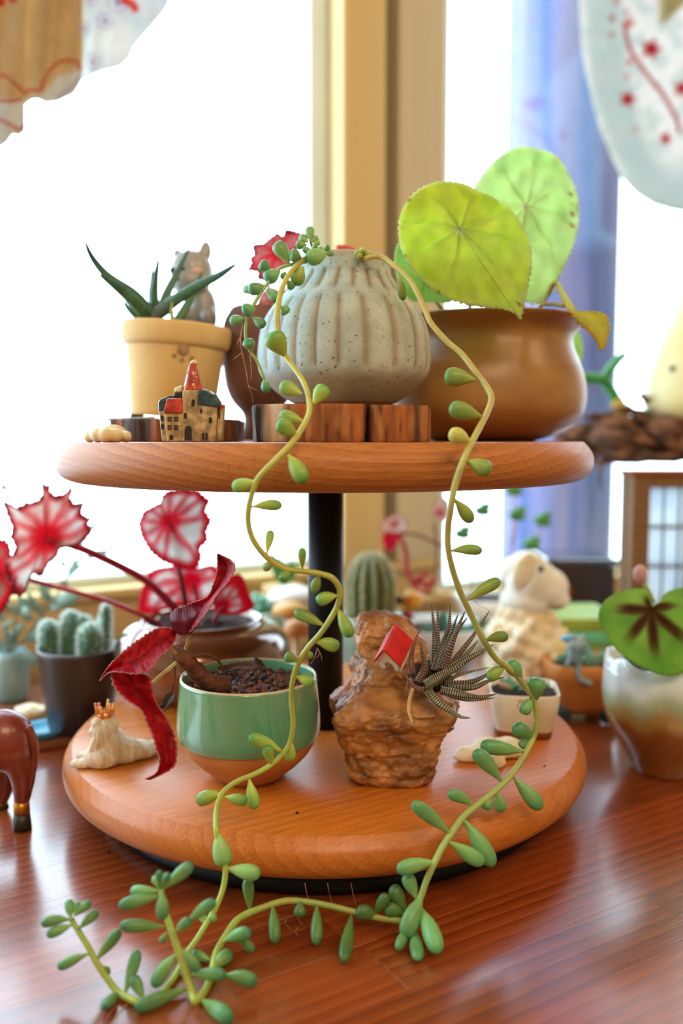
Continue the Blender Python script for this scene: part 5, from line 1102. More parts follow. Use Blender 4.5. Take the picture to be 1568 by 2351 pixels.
MB().ell(at(*Zp([(515, 870)])[0], TY + .05), .0055, wob=.2).build('bud', mat('plant_bud', S(150, 120, 74), S(120, 92, 60), rough=.7), gp)
# pebble and blue saucer on tray
pz = onz(70, 1650, .009); o = MB().ell((pz.x, pz.y, .0155), (.016, .012, .0075), wob=.3).build('pebble', stn); tag(o, 'grey white pebble on the tray beside the teal pot', 'pebble')
bz = onz(100, 1700, .008); bl = mat('blue_ceramic', S(90, 170, 206), S(70, 146, 190), rough=.25, scale=30)
bo = MB().lathe([(0, .0084), (.014, .0084), (.019, .014), (.0195, .017), (.0175, .0155), (.012, .0105), (0, .010)], (bz.x - .004, bz.y + .012, 0), 40).build('blue_dish', bl); tag(bo, 'small light blue dish at the edge of the tray', 'dish')
# toy horse
HOY = onz(48, 1898, 0).y; k_ = mpp(HOY); hm = mat('horse_brown', S(134, 50, 32), S(106, 36, 24), rough=.32, scale=20, coat=.35, crough=.15)
ho = thing('toy_horse', 'red brown toy horse seen from behind at the left edge', 'toy horse', (at(20, 1898, HOY).x, HOY, 0)); mb = MB()
hx = lambda px: at(px, 1750, HOY).x
def he(px, py, rx, ry, rz, dY=0, rot=(0, 0, 0)): mb.ell(at(px, py, HOY + dY), (rx * k_, ry * k_, rz * k_), rot, 22, 14)
he(8, 1700, 74, 62, 74, .0); he(-70, 1705, 110, 58, 62, .0); he(-150, 1700, 70, 56, 66); he(44, 1735, 34, 34, 50)
def leg(px0, y0, px1, dY, r0, r1):
    mb.tube([at(*p) for p in catmull([(px0, y0, HOY + dY), (lerp(px0, px1, .5) + 8, lerp(y0, 1840, .5), HOY + dY), (px1, 1845, HOY + dY)], 6)], [lerp(r0, r1, i / 12) * k_ for i in range(13)], 14)
leg(38, 1730, 50, -.004, 40, 17); leg(10, 1740, 0, .032, 36, 17); leg(-190, 1740, -196, -.006, 34, 16); leg(-180, 1740, -176, .03, 34, 16)
mb.tube([at(*p) for p in catmull([(-180, 1680, HOY), (-240, 1600, HOY), (-280, 1530, HOY)], 6)], [lerp(52, 34, i / 12) * k_ for i in range(13)], 16); he(-305, 1525, 56, 30, 28, 0, (0, .5, 0)); he(-270, 1488, 8, 8, 18)
mb.build('body', hm, ho, remesh=.0018, sm=6)
tubepx([(62, 1668, HOY - .004), (76, 1700, HOY - .004), (79, 1740, HOY - .004), (72, 1790, HOY - .006), (66, 1815, HOY - .006)], .0034, hm, ho, 'tail', .0022, .2)
gold = mat('gold_band', S(200, 136, 44), S(176, 112, 30), rough=.3, metal=.6); hoofm = mat('hoof_dark', S(60, 54, 40), S(44, 40, 32), rough=.4)
for px, dY in ((50, -.004), (0, .032), (-196, -.006), (-176, .03)):
    c = at(px, 1860, HOY + dY); zt2 = at(px, 1838, HOY + dY).z; zm = lerp(zt2, 0, .42)
    MB().lathe([(16 * k_, zt2), (18 * k_, zt2), (19 * k_, zm), (16 * k_, zm)], (c.x, c.y, 0), 24).build('gold_anklet', gold, ho)
    MB().lathe([(0, zm), (18.5 * k_, zm), (22 * k_, .0006), (0, .0004)], (c.x, c.y, 0), 24).build('hoof', hoofm, ho)

# ================================================================== CENTRE BACK: ROUND CACTUS, ORNAMENTS, BEGONIA, SUCCULENTS
RCY = .28; k_ = mpp(RCY); RX = 852; rxw = at(RX, 1005, RCY).x; rz_ = lambda y: at(RX, y, RCY).z
pgm = mat('pale_green_glaze', S(176, 200, 178), S(140, 170, 150), rough=.25, scale=10, coat=.3, ramp=(.3, .7))
rp = thing('pale_green_pot', 'pale green glazed pot of the round cactus behind the pole', 'pot', (rxw, RCY, 0))
zr_ = rz_(1412)
MB().lathe([(0, zr_ - .014), (70 * k_, zr_ - .012), (74 * k_, zr_), (78 * k_, zr_ + .001), (81 * k_, zr_ - .001), (76 * k_, zr_ * .5), (62 * k_, .004), (58 * k_, .0004), (0, .0004)][::-1], (rxw, RCY, 0), 72).rotate((rxw, RCY, zr_), (0, math.radians(0), 0)).build('body', pgm, rp); soil((rxw, RCY, zr_ - .008), 71 * k_, rp)
rc = thing('round_cactus', 'round ribbed green cactus with tan spines in the pale green pot', 'cactus', (rxw, RCY, zr_ - .008))
H_ = rz_(1268) - zr_ + .01; zc0 = zr_ - .010; CR = 52 * k_
def cpr(t): return CR * (math.sqrt(max(0, 1 - max(0, (t - .55) / .45) ** 2)) * (.9 + .1 * math.sin(t * 3.1)))
NRIB = 13
ccol = mat('ribbed_cactus', attr=True, rough=.6, avar=.15, scale=60)
rows_ = [(cpr(i / 22), zc0 + H_ * i / 22) for i in range(23)]
MB().lathe(rows_, (rxw, RCY, 0), 104, rf=lambda a, z, k: 1 + .09 * math.cos(NRIB * a), colf=lambda a, z, k: mix(S(70, 104, 60), S(134, 130, 78), .5 + .5 * math.cos(NRIB * a))).build('stem', ccol, rc)
mb = MB()
for r in range(NRIB):
    for i in range(1, 21):
        t = i / 21; a = 2 * math.pi * r / NRIB; q = cpr(t) * 1.09; p = V((rxw + q * math.cos(a), RCY + q * math.sin(a), zc0 + H_ * t))
        for s_ in range(6):
            d = V((math.cos(a), math.sin(a), max(0, t - .4) * 2.2)).normalized() + V((random.uniform(-.9, .9), random.uniform(-.9, .9), random.uniform(-.9, .9))); d.normalize(); e = d.orthogonal().normalized() * .0004
            mb.add([p - e, p + e, p + d * .0062], [(0, 1, 2)])
o = mb.build('spines', mat('cactus_spine', S(232, 226, 196), S(206, 186, 140), rough=.7, trans=.3), rc); o['kind'] = 'stuff'
# white bowl with yellow beetle ornament
WBY = .31; k_ = mpp(WBY); WX = 1010; wxw = at(WX, 1005, WBY).x; wz = lambda y: at(WX, y, WBY).z
whm = mat('white_porcelain', S(238, 238, 234), S(220, 222, 222), rough=.25, scale=12, coat=.3)
wb = thing('white_bowl', 'wide white porcelain bowl planter behind the rock', 'bowl', (wxw, WBY, 0)); zw = wz(1432)
MB().lathe([(0, .0005), (60 * k_, .0005), (96 * k_, zw * .45), (112 * k_, zw), (109 * k_, zw + .0012), (104 * k_, zw - .001), (96 * k_, zw - .010), (0, zw - .011)], (wxw, WBY, 0), 80).build('body', whm, wb); soil((wxw, WBY, zw - .008), 97 * k_, wb)
be = thing('beetle_ornament', 'yellow and red ladybird ornament perched on the white bowl', 'ornament', at(945, 1425, WBY - .03)); ylm = mat('ornament_yellow', S(240, 176, 24), S(226, 150, 16), rough=.25, coat=.4); rdo = mat('ornament_red', S(176, 36, 36), rough=.3)
kb = mpp(WBY - .03); MB().ell(at(946, 1379, WBY - .03), (26 * kb, 20 * kb, 23 * kb), (0, -.3, 0)).build('shell', ylm, be); MB().ell(at(917, 1378, WBY - .03), (9 * kb, 9 * kb, 10 * kb)).build('head', eyem, be); MB().ell(at(936, 1412, WBY - .03), (16 * kb, 14 * kb, 10 * kb), (0, .4, 0)).build('belly', rdo, be); MB().ell(at(940, 1378, WBY - .05), (7 * kb, 4 * kb, 7 * kb)).build('spot', mat('ornament_spot', S(200, 90, 20), rough=.3), be)
tubepx([(936, 1418, WBY - .03), (940, 1436, WBY - .03), (946, 1462, WBY - .03)], .0012, eyem, be, 'stake')
wg = thing('bowl_succulent', 'blue green succulent leaves growing in the white bowl', 'succulent', (wxw, WBY, zw - .008)); bgs = mat('bluegreen_leaf', S(90, 140, 110), S(64, 116, 96), rough=.5, scale=40)
for q in ((1010, 1470, 1018, 1405, 26), (1030, 1472, 1050, 1450, 26), (1075, 1470, 1098, 1430, 26), (1060, 1472, 1070, 1440, 24), (1090, 1475, 1112, 1420, 24), (990, 1460, 975, 1440, 20)):
    fleshy(at(q[0], q[1] - 10, WBY - .02), at(q[2], q[3], WBY - .03), q[4] * mpp(WBY), (1, 1, 1), (1, 1, 1)).build('leaf', bgs, wg)
# orange pot + red-white begonia behind
OBY = .42; k_ = mpp(OBY); oxw = at(985, 1005, OBY).x
op = thing('tan_pot', 'tan clay pot of the blurred red begonia near the window post', 'pot', (oxw, OBY, 0)); zo = at(985, 1358, OBY).z
MB().lathe([(0, .0005), (34 * k_, .0005), (48 * k_, zo - .012), (52 * k_, zo - .012), (52 * k_, zo), (46 * k_, zo), (44 * k_, zo - .008), (0, zo - .008)], (oxw, OBY, 0), 60).build('body', mat('tan_clay', S(206, 166, 104), S(190, 146, 84), rough=.7, scale=20), op)
soil((oxw, OBY, zo - .006), 44 * k_, op)
rwb = thing('red_white_begonia', 'blurred begonia with pale top and red stalks in the tan pot', 'begonia', (oxw, OBY, zo - .006))
Zq = zc(780, 1120, 3.136)
for c, o_, sd in [((390, 260), [(300, 300), (320, 240), (380, 200), (440, 190), (480, 240), (470, 300), (400, 330)], 21), ((360, 390), [(305, 350), (380, 320), (420, 360), (400, 430), (340, 450)], 22), ((720, 180), [(670, 150), (720, 80), (780, 90), (800, 200), (740, 250), (680, 220)], 25)]:
    outline_leaf('leaf', Zq([c])[0], Zq(o_), OBY - .01, rexm, rwb, rex(sd, .12, .95, .1, 0, S(236, 236, 226)) if sd != 22 else rex(sd, .4, .4, .5, 0, S(236, 150, 150)), serr=(26, .08), cup=-.004)
for pts, r in [([(400, 300), (450, 380), (480, 480), (490, 620), (600, 780)], .003), ([(440, 330), (560, 340), (680, 390), (740, 420)], .0016), ([(640, 780), (600, 680), (520, 690), (640, 610)], .003), ([(620, 780), (640, 700), (700, 650)], .003), ([(680, 250), (690, 330), (700, 420), (690, 600), (660, 780)], .0014)]:
    tubepx([(x, y, OBY - .005) for x, y in Zq(pts)], r, red if r > .002 else dred, rwb, 'stalk')
# leggy succulents in window (stems with green tufts)
LSY = .52; k_ = mpp(LSY); lxw = at(1130, 1005, LSY).x
lp = thing('white_window_pot', 'white square pot of leggy succulents by the right window', 'pot', (lxw, LSY, 0)); zl_ = at(1130, 1370, LSY).z
MB().lathe([(0, .0005), (60 * k_, .0005), (76 * k_, zl_), (72 * k_, zl_ + .001), (68 * k_, zl_ - .006), (0, zl_ - .007)], (lxw, LSY, 0), 72, rf=lambda a, z, k: (abs(math.cos(a)) ** 5 + abs(math.sin(a)) ** 5) ** (-.2)).build('body', whm, lp); soil((lxw, LSY, zl_ - .004), 69 * k_, lp)
ls = thing('leggy_succulent', 'leggy succulent stems with green tufts against the right window', 'succulent', (lxw, LSY, zl_ - .004)); tuft = mat('tuft_green', S(120, 190, 110), S(90, 166, 96), rough=.5, scale=30, trans=.2); lst = mat('leggy_stem', S(190, 160, 140), S(160, 130, 110), rough=.7, scale=40)
for (tx, ty), (bx_, by_) in (((1108, 1175), (1100, 1365)), ((1188, 1185), (1150, 1365)), ((1246, 1198), (1180, 1368)), ((1062, 1228), (1085, 1365)), ((1221, 1253), (1170, 1368)), ((1180, 1128), (1160, 1366))):
    tubepx([(bx_, by_, LSY - .02), (lerp(bx_, tx, .4) + 6, lerp(by_, ty, .5), LSY - .02), (tx, ty + 8, LSY - .02)], .0016, lst, ls, 'stem', .0012)
    mb = MB()
    for i in range(11):
        a = i * 2.4; fl = fleshy(at(tx, ty + 10, LSY - .02), at(tx + 18 * math.cos(a), ty - 2 - 20 * (i % 3) / 2 - 6 * math.sin(a * 1.3), LSY - .02 + .012 * math.sin(a)), 15 * k_, (1, 1, 1), (1, 1, 1)); mb.add(fl.v, fl.f)
    mb.build('tuft', tuft, ls)
# centre-left clutter: white and orange mushrooms, small plants
mush = [(672, 1372, .035, .30, 'white capped mushroom ornament behind the metallic pot', S(240, 236, 228), 60, 26), (664, 1402, .03, .26, 'orange capped mushroom ornament below the white one', S(222, 158, 70), 40, 20), (680, 1450, .02, .22, 'small tan mushroom ornament left of the pole', S(200, 130, 60), 30, 30)]
for px, py, _, Y, lab, c, rx, rz in mush:
    kq = mpp(Y); p = at(px, py, Y); t = thing('mushroom_ornament', lab, 'ornament', (p.x, p.y, 0), 'mushroom ornaments behind the pot'); 
    MB().lathe([(rx * kq * .3, -.004), (rx * kq * .96, -.003), (rx * kq, 0), (rx * kq * .9, rz * kq * .5), (rx * kq * .6, rz * kq * .85), (0, rz * kq)], p, 36).build('cap', mat('cap_%d' % py, c, tuple(x * .85 for x in c), rough=.5, scale=30), t)
    zl2 = ZL + .0005 if math.hypot(p.x, p.y) < .17 else .0005
    MB().lathe([(0, zl2), (rx * kq * .36, zl2), (rx * kq * .3, (p.z + zl2) * .5), (rx * kq * .28, p.z - .002), (0, p.z - .002)], (p.x, p.y, 0), 24).build('stalk', mat('mushroom_stalk', S(226, 196, 150), S(206, 166, 110), rough=.6), t)
bs = thing('blue_green_rosette', 'blurred blue green rosette plant left of the mushrooms', 'succulent', V((at(606, 1400, .33).x, .33, 0))); kq = mpp(.33)
bp_ = MB().lathe([(0, .0005), (.022, .0005), (.03, at(606, 1412, .33).z), (.026, at(606, 1412, .33).z), (0, at(606, 1416, .33).z)], (bs.location.x, .33, 0), 40).build('pot', pgm, bs)
for i in range(16):
    a = i * 2.4; r = .012 + .014 * i / 16; c = V((bs.location.x, .33, at(606, 1408, .33).z)); t = c + V((r * 1.3 * math.cos(a), r * math.sin(a), .034 - r * .9)); fleshy(c, t, .011, S(150, 196, 176), S(110, 170, 140)).build('leaf', mat('rosette_leaf', attr=True, rough=.5), bs)
sp = thing('pale_shrub', 'pale blurred sprig rising above the window sill left of pole', 'houseplant', V((at(650, 1330, .4).x, .4, 0)))
MB().lathe([(0, .0005), (.02, .0005), (.026, at(650, 1345, .4).z), (.022, at(650, 1345, .4).z), (0, at(650, 1350, .4).z)], (sp.location.x, .4, 0), 36).build('pot', MATS['tan_clay'], sp)
for i in range(14):
    a = i * 2.4; b = at(650, 1345, .4); pleaf((650, 1345), (650 + 34 * math.cos(a), 1290 + 26 * math.sin(a * 1.7)), 18, .4, sp, tuft)

# ================================================================== RIGHT: SHEEP DOLL
SHY = .23; k_ = mpp(SHY); sh = thing('felt_sheep', 'cream felted sheep doll facing right behind the small pot', 'sheep doll', (at(1215, 1005, SHY).x, SHY, 0))
felt = mat('felt_wool', S(250, 236, 204), S(236, 208, 158), rough=.95, scale=36, bump=.8, bscale=180, sheen=.5); feltw = mat('felt_white', S(246, 242, 232), S(234, 222, 200), rough=.95, scale=40, bump=.8, bscale=200, sheen=.5)
mb = MB(); c0 = at(1208, 1480, SHY); rx_, rz_2 = 92 * k_, 112 * k_; zbot = .001
c0.z = zbot + rz_2 * .98
mb.ell(c0, (rx_ * .95, rx_ * .9, rz_2 * .97))
for i in range(120):
    z = 1 - 2 * (i + .5) / 120; a = i * 2.39996; r = math.sqrt(1 - z * z); p = c0 + V((rx_ * .93 * r * math.cos(a), rx_ * .88 * r * math.sin(a), rz_2 * .95 * z)); 
    p += V((random.uniform(-1, 1), random.uniform(-1, 1), random.uniform(-1, 1))) * .004
    if p.z > .014: mb.ell(p, random.uniform(12, 22) * k_, segs=10, rings=7)
mb.build('body', felt, sh, remesh=.0022, sm=3)
mb = MB()
def se(px, py, rx, ry, rz, dY=0, rot=(0, 0, 0), m=None): (m or mb).ell(at(px, py, SHY + dY), (rx * k_, ry * k_, rz * k_), rot, 20, 14)
se(1222, 1340, 62, 58, 62); se(1262, 1350, 44, 42, 46, -.006); se(1278, 1370, 32, 36, 30, -.006); se(1210, 1290, 40, 40, 26); se(1180, 1310, 34, 34, 34, .008); se(1205, 1380, 60, 56, 40)
hd = mb.build('head', feltw, sh, remesh=.0020, sm=5)
m2 = MB(); se(1203, 1312, 24, 12, 44, -.058 * 0 - .03, (0, .35, 0), m2); m2.build('ear', felt, hd, sub=1)
m2 = MB(); se(1242, 1306, 7, 5, 7, -.028, m=m2); m2.build('eye', eyem, hd)
m2 = MB(); se(1304, 1360, 10, 16, 17, -.010, m=m2); m2.build('nose', mat('felt_brown', S(120, 60, 40), rough=.9), hd)
tubepx([(1260, 1392, SHY - .024), (1274, 1398, SHY - .026), (1290, 1392, SHY - .024)], .0012, MATS['felt_brown'], hd, 'mouth')

# ------------------------------------------------------------------ dark box, green tin, orange pot with feet
DBY = .56; dbm = wood('dark_box_wood', S(66, 38, 28), S(44, 26, 20), ring=.01, rough=.35, coat=.4)
x0, x1 = at(1258, 1300, DBY).x, at(1414, 1300, DBY).x; ztp = at(1330, 1300, DBY).z
db = thing('dark_wooden_box', 'dark wooden box with a glossy lid behind the sheep doll', 'box', ((x0 + x1) / 2, DBY + .05, 0))
MB().box(((x0 + x1) / 2, DBY + .05, ztp / 2), (x1 - x0, .10, ztp - .001)).build('body', dbm, db, smooth=False, bevel=.002)
MB().box(((x0 + x1) / 2, DBY + .05, ztp + .006), (x1 - x0 + .008, .108, .010)).build('lid', mat('box_lid_gloss', S(90, 86, 92), S(70, 66, 72), rough=.12, coat=.6), db, smooth=False, bevel=.003)
GTY = .34; x0, x1 = at(1268, 1450, GTY).x, at(1425, 1450, GTY).x; zt2 = at(1340, 1420, GTY).z
gt = thing('green_tin', 'low green and teal painted tin behind the orange pot', 'tin', ((x0 + x1) / 2, GTY + .05, 0))
MB().box(((x0 + x1) / 2, GTY + .05, zt2 * .25), (x1 - x0, .1, zt2 * .5 - .001)).build('base', mat('tin_olive', S(150, 160, 50), S(120, 140, 44), rough=.4, scale=20), gt, smooth=False, bevel=.003)
MB().box(((x0 + x1) / 2, GTY + .05, zt2 * .62), (x1 - x0 + .002, .102, zt2 * .24)).build('band', mat('tin_teal', S(80, 170, 130), S(110, 190, 140), rough=.4, scale=30), gt, smooth=False, bevel=.002)
MB().box(((x0 + x1) / 2, GTY + .05, zt2 * .87), (x1 - x0, .1, zt2 * .26)).build('lid', mat('tin_green', S(150, 170, 60), S(130, 150, 50), rough=.4, scale=20), gt, smooth=False, bevel=.003)
OCY = onz(1342, 1668, 0).y + .03; OCX = 1342; k_ = mpp(OCY); ocx = at(OCX, 1005, OCY).x; oz = lambda y: at(OCX, y, OCY).z
ot = thing('orange_footed_pot', 'orange terracotta pot on dark round feet behind the stand', 'pot', (ocx, OCY, 0)); zr_ = oz(1512); tcm = mat('orange_terracotta', S(206, 128, 54), S(184, 104, 40), rough=.6, scale=16)
MB().lathe([(0, .010), (62 * k_, .010), (70 * k_, .018), (76 * k_, zr_ - .016), (80 * k_, zr_ - .014), (80 * k_, zr_ - .002), (77 * k_, zr_), (70 * k_, zr_ - .001), (66 * k_, zr_ - .010), (0, zr_ - .011)], (ocx, OCY, 0), 80, rf=lambda a, z, k: (abs(math.cos(a)) ** 3.4 + abs(math.sin(a)) ** 3.4) ** (-1 / 3.4)).build('body', tcm, ot); soil((ocx, OCY, zr_ - .007), 67 * k_, ot)
wm = mat('foot_dark_teal', S(54, 76, 78), S(36, 52, 56), rough=.4)
for a, b in ((-52, -.024), (52, -.024), (-50, .022), (50, .022)): MB().ell((ocx + a * k_, OCY + b, .0105), (22 * k_, .006, .0102)).build('round_foot', wm, ot)
oc = thing('trailing_grey_succulent', 'small grey green succulents in the orange footed pot', 'succulent', (ocx, OCY, zr_ - .007))
for i in range(18):
    a = i * 2.4; c = V((ocx + .018 * math.cos(a * 1.7), OCY + .014 * math.sin(a * 1.7), zr_ - .006)); t = c + V((.010 * math.cos(a), .010 * math.sin(a) - .003, .010 + .005 * random.random())); fleshy(c, t, .006, S(120, 160, 130), S(80, 140, 110)).build('leaf', tm, oc)
fr = thing('hanging_frog', 'blue grey frog figure hanging over the orange pot rim', 'figurine', at(1325, 1500, OCY - .034)); frm = mat('frog_bluegrey', S(150, 170, 170), S(110, 136, 140), rough=.4, scale=60); FYq = OCY - .036; kf = mpp(FYq)
mb = MB(); mb.ell(at(1326, 1482, FYq), (24 * kf, 18 * kf, 24 * kf)); mb.ell(at(1322, 1505, FYq), (18 * kf, 14 * kf, 22 * kf)); mb.tube([at(1330, 1510, FYq), at(1326, 1540, FYq), at(1334, 1562, FYq), at(1358, 1570, FYq)], [9 * kf, 7 * kf, 7 * kf, 9 * kf], 10); mb.tube([at(1312, 1510, FYq), at(1300, 1530, FYq)], [8 * kf, 7 * kf], 8)
mb.build('body', frm, fr, remesh=.0014, sm=3)
for px, py in ((1316, 1462), (1338, 1464)): MB().ell(at(px, py, FYq - .002), 7 * kf).build('eye', frm, fr)
MB().ell(at(1306, 1466, FYq + .004), (20 * kf, 14 * kf, 9 * kf)).build('cap', bl, fr)

# ------------------------------------------------------------------ right glazed pot + green begonia
GPY = onz(1530, 1800, 0).y + .032; GPX = 1548; k_ = mpp(GPY); gpx = at(GPX, 1005, GPY).x; gz = lambda y: at(GPX, y, GPY).z
gp2 = thing('drip_glazed_pot', 'large brown pot with white and green drip glaze at right edge', 'pot', (gpx, GPY, 0))
prof2 = [(122, 1512), (130, 1508), (136, 1514), (141, 1535), (144, 1565), (145, 1595), (140, 1630), (128, 1668), (110, 1706), (92, 1740), (80, 1765), (72, 1780)]
pp = catmull(prof2, 6); pr = [(p[0] * k_, gz(p[1])) for p in pp]; zl3 = pr[-1][1]; pr = [(r, z - (zl3 - .0006) * sstep(gz(1600), zl3, z)) if z < gz(1600) else (r, z) for r, z in pr]
def dcol(a, z, k):
    y = pp[min(max(k - 2, 0), len(pp) - 1)][1] + 16 * noise.noise(V((a * 2.2, z * 20, 3))) + 10 * math.sin(a * 9)
    c = mix(S(226, 236, 236), S(170, 186, 150), sstep(1545, 1590, y)); c = mix(c, S(176, 140, 76), sstep(1585, 1625, y)); c = mix(c, S(150, 88, 40), sstep(1625, 1660, y)); return c
mb = MB().lathe([(0, gz(1540)), (118 * k_, gz(1536))] + pr + [(0, .0005)], (gpx, GPY, 0), 120, rf=lambda a, z, k: 1 + (.03 * math.sin(7 * a) + .02 * math.sin(12 * a + 1)) * sstep(gz(1545), gz(1508), z), colf=dcol)
for i in range(len(mb.v)):
    if mb.v[i].z > gz(1530): mb.v[i].z += .003 * math.sin(7 * math.atan2(mb.v[i].y - GPY, mb.v[i].x - gpx) + 2)
mb.build('body', mat('drip_glaze', attr=True, rough=.14, avar=.15, scale=60, coat=.5), gp2); soil((gpx, GPY, gz(1530)), 117 * k_, gp2)
vb = thing('star_begonia', 'green begonia with dark star shaped veins in the drip glazed pot', 'begonia', (gpx, GPY, gz(1530)))
def star(seed):
    vs_ = [math.radians(a) for a in (176, 232, 275, 320, 20, 100)]
    def f(s, th, vn, dv, rr, x, y):
        d = min(abs((th - a + math.pi) % (2 * math.pi) - math.pi) for a in vs_); c = mix(S(186, 212, 116), S(140, 186, 96), .5 + .5 * noise.noise(V((x * .02, y * .02, seed))))
        return mix(c, S(112, 62, 40), (1 - sstep(.03, .12, d * rr)) * (1 - sstep(.45, .85, s)) * .95)
    return f
outline_leaf('leaf', (1494, 1402), [(1374, 1420), (1384, 1385), (1410, 1364), (1450, 1352), (1486, 1356), (1500, 1388), (1530, 1372), (1575, 1380), (1612, 1420), (1620, 1480), (1590, 1530), (1540, 1552), (1490, 1540), (1440, 1512), (1400, 1474)], GPY - .055, glm, vb, star(4), cup=.012, serr=(60, .015), tz=.25, veins=[math.radians(a) for a in (176, 232, 275, 320, 20, 100)])
outline_leaf('leaf', (1590, 1400), [(1510, 1400), (1530, 1360), (1580, 1350), (1640, 1370), (1680, 1430), (1650, 1480), (1580, 1460), (1530, 1430)], GPY - .01, glm, vb, star(5), cup=.01, serr=(50, .02), tz=.3)
for pts in ([(1494, 1402, GPY - .053), (1510, 1460, GPY - .03), (1530, 1545, GPY - .01)], [(1590, 1400, GPY - .008), (1575, 1470, GPY), (1560, 1545, GPY)], [(1500, 1382, GPY + .02), (1482, 1345, GPY + .02), (1470, 1318, GPY + .02)]): tubepx(pts, .0022, petm, vb, 'petiole')
MB().ell(at(1470, 1318, GPY + .02), (.006, .005, .008)).build('flower_bud', mat('pink_bud', S(226, 180, 176), S(206, 140, 140), rough=.5, trans=.2), vb)

# ------------------------------------------------------------------ lattice lantern, driftwood, gourd lamp, green plant
LTY = .40; lx0, lx1 = at(1452, 1200, LTY).x, at(1640, 1200, LTY).x; lzt = at(1500, 1092, LTY).z; ldep = .05
lt = thing('lattice_lantern', 'wooden lattice lantern box with white panes at right', 'lantern', ((lx0 + lx1) / 2, LTY + ldep / 2, 0)); lw = wood('lantern_wood', S(150, 110, 72), S(112, 82, 56), ring=.01, rough=.8, coat=0, spec=.15); pan = mat('lantern_pane', S(244, 248, 250), S(232, 240, 246), rough=.8, trans=.75)
for x in (lx0 + .011, lx1 - .011):
    for y in (LTY + .011, LTY + ldep - .011): MB().box((x, y, lzt / 2), (.022, .022, lzt - .0005)).build('post', lw, lt, smooth=False, bevel=.001)
for y in (LTY + .006, LTY + ldep - .006):
    for z in (.008, lzt - .008): MB().box(((lx0 + lx1) / 2, y, z), (lx1 - lx0 - .045, .010, .014)).build('rail', lw, lt, smooth=False)
bar = mat('lantern_bar', S(110, 116, 124), rough=.6)
for y in (LTY + .008, LTY + ldep - .008):
    for i in range(1, 3): MB().box((lerp(lx0 + .022, lx1 - .022, i / 3), y, lzt / 2), (.003, .003, lzt - .03)).build('bar', bar, lt, smooth=False)
    for i in range(1, 4): MB().box(((lx0 + lx1) / 2, y, lerp(.015, lzt - .015, i / 4)), (lx1 - lx0 - .045, .003, .003)).build('bar', bar, lt, smooth=False)
MB().box(((lx0 + lx1) / 2, LTY + ldep - .014, lzt / 2), (lx1 - lx0 - .046, .001, lzt - .03)).build('pane', pan, lt, smooth=False)
MB().box(((lx0 + lx1) / 2, LTY + ldep / 2, lzt + .003), (lx1 - lx0 + .006, ldep + .006, .006)).build('top_board', wood('lantern_top', S(170, 96, 48), S(140, 72, 36), ring=.01, rough=.85, coat=0, spec=.1), lt, smooth=False, bevel=.001)
zdw = lzt + .0065; dwm = mat('driftwood_bark', S(146, 102, 76), S(70, 50, 42), rough=.9, scale=40, stretch=(1, 1, 1), bump=1.0, bscale=80)
dw = thing('driftwood', 'tangled dark brown driftwood lying on the lattice lantern', 'driftwood', (at(1450, 1000, LTY).x, LTY + .05, zdw))
DWY = LTY + .04
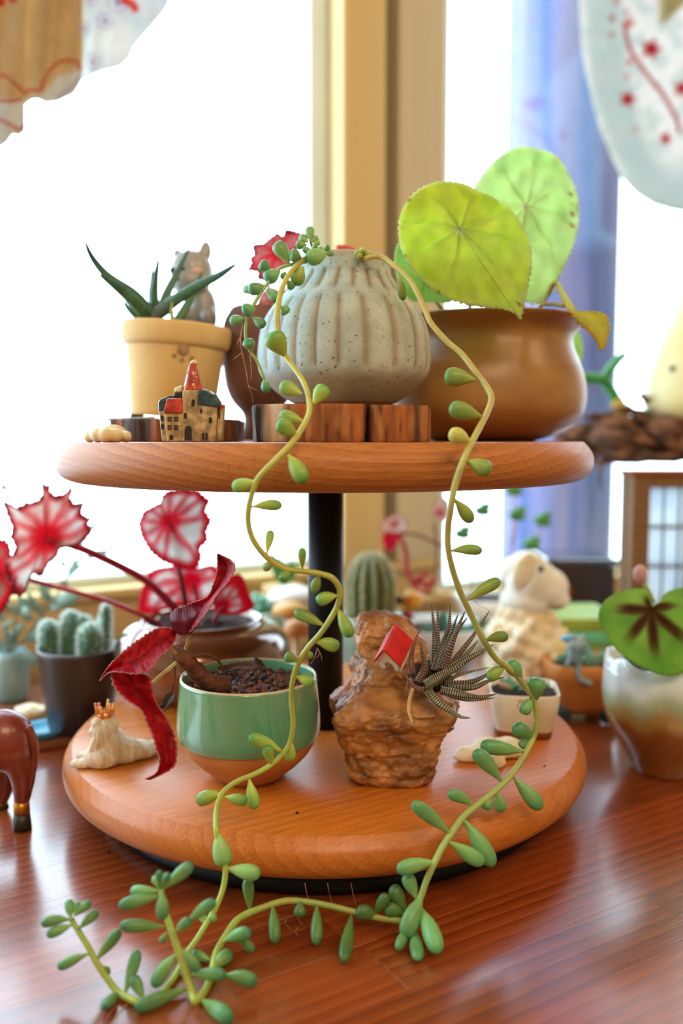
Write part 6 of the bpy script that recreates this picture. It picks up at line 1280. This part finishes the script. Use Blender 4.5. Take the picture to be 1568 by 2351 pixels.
for pts, r0, r1 in [([(1285, 1010), (1350, 1000), (1430, 1010), (1520, 1020), (1640, 1030)], .014, .03), ([(1300, 990), (1370, 975), (1460, 975), (1560, 985), (1660, 1000)], .008, .024), ([(1320, 1035), (1400, 1040), (1480, 1045), (1600, 1052)], .008, .018), ([(1400, 940), (1450, 945), (1500, 962), (1560, 990)], .004, .014), ([(1474, 908), (1505, 940), (1545, 965), (1600, 990)], .006, .018), ([(1340, 960), (1400, 955), (1470, 972), (1540, 1000)], .004, .014), ([(1440, 930), (1500, 985), (1560, 1030)], .004, .012), ([(1360, 1060), (1400, 1062), (1470, 1060), (1560, 1058)], .006, .012), ([(1330, 985), (1380, 1010), (1440, 1030), (1500, 1040)], .006, .012), ([(1378, 1060), (1376, 1090), (1378, 1125)], .004, .0015), ([(1288, 1030), (1340, 1020), (1420, 990), (1500, 1000), (1600, 1010)], .005, .012), ([(1310, 1000), (1390, 1030), (1470, 1010), (1560, 1040), (1640, 1020)], .006, .012), ([(1350, 1050), (1430, 1020), (1500, 1050), (1600, 1035)], .006, .012), ([(1420, 960), (1480, 980), (1530, 1010), (1568, 1050)], .006, .014)]:
    P = []
    for i, (x, y) in enumerate(catmull(pts, 8)):
        r = 1.3 * lerp(r0, r1, i / (len(pts) * 8 - 8)); p = at(x, y, DWY + .018 * math.sin(i * .35 + r0 * 900))
        if lx0 - .02 < p.x and p.z < zdw + r + .02: p.z = max(p.z, zdw + r * .85 + .003)
        P.append((p, r))
    n = len(P); base = MB().tube([p for p, r in P], [r * (1 + .25 * noise.noise(V((i * .3, r0 * 1e4, 0)))) * .5 for i, (p, r) in enumerate(P)], 12)
    for i in range(len(base.v)): base.v[i] += noise.noise_vector(base.v[i] * 40) * .0022 + noise.noise_vector(base.v[i] * 160) * .0008
    base.build('branch', dwm, dw)
gl = thing('gourd_lamp', 'pale yellow gourd shaped ornament standing on the driftwood', 'gourd ornament', V((at(1600, 960, DWY).x, DWY + .01, at(1600, 985, DWY).z))); kg = mpp(DWY)
pr = [(40, 968), (84, 960), (108, 940), (114, 910), (106, 860), (88, 800), (66, 740), (48, 690), (38, 650), (34, 620), (20, 600), (2, 596)]
pr = [(p[0] * kg, at(1600, p[1], DWY).z) for p in catmull(pr, 4)]
MB().lathe(pr, (at(1600, 1005, DWY).x, DWY + .01, 0), 60).build('body', mat('gourd_yellow', S(246, 236, 186), S(240, 222, 150), rough=.5, scale=9, trans=.2), gl)
MB().ell(at(1543, 846, DWY - .030), (7 * kg, 4 * kg, 7 * kg)).build('eye', mat('gourd_eye', S(120, 120, 120), rough=.4), gl)
yp = thing('staghorn_plant', 'forked green plant with yellow base on the driftwood', 'houseplant', at(1424, 950, DWY)); ypm = mat('staghorn_green', S(60, 150, 66), S(38, 120, 56), rough=.4, scale=40)
tubepx([(1300, 866, DWY), (1340, 868, DWY), (1382, 872, DWY), (1404, 898, DWY), (1420, 930, DWY)], .0075, ypm, yp, 'frond', .0070); tubepx([(1388, 872, DWY), (1402, 848, DWY), (1420, 826, DWY), (1436, 812, DWY)], .0075, ypm, yp, 'frond', .0045)
tubepx([(1414, 916, DWY), (1424, 936, DWY), (1430, 962, DWY)], .008, mat('staghorn_base', S(196, 176, 60), S(206, 170, 80), rough=.5), yp, 'base', .009)
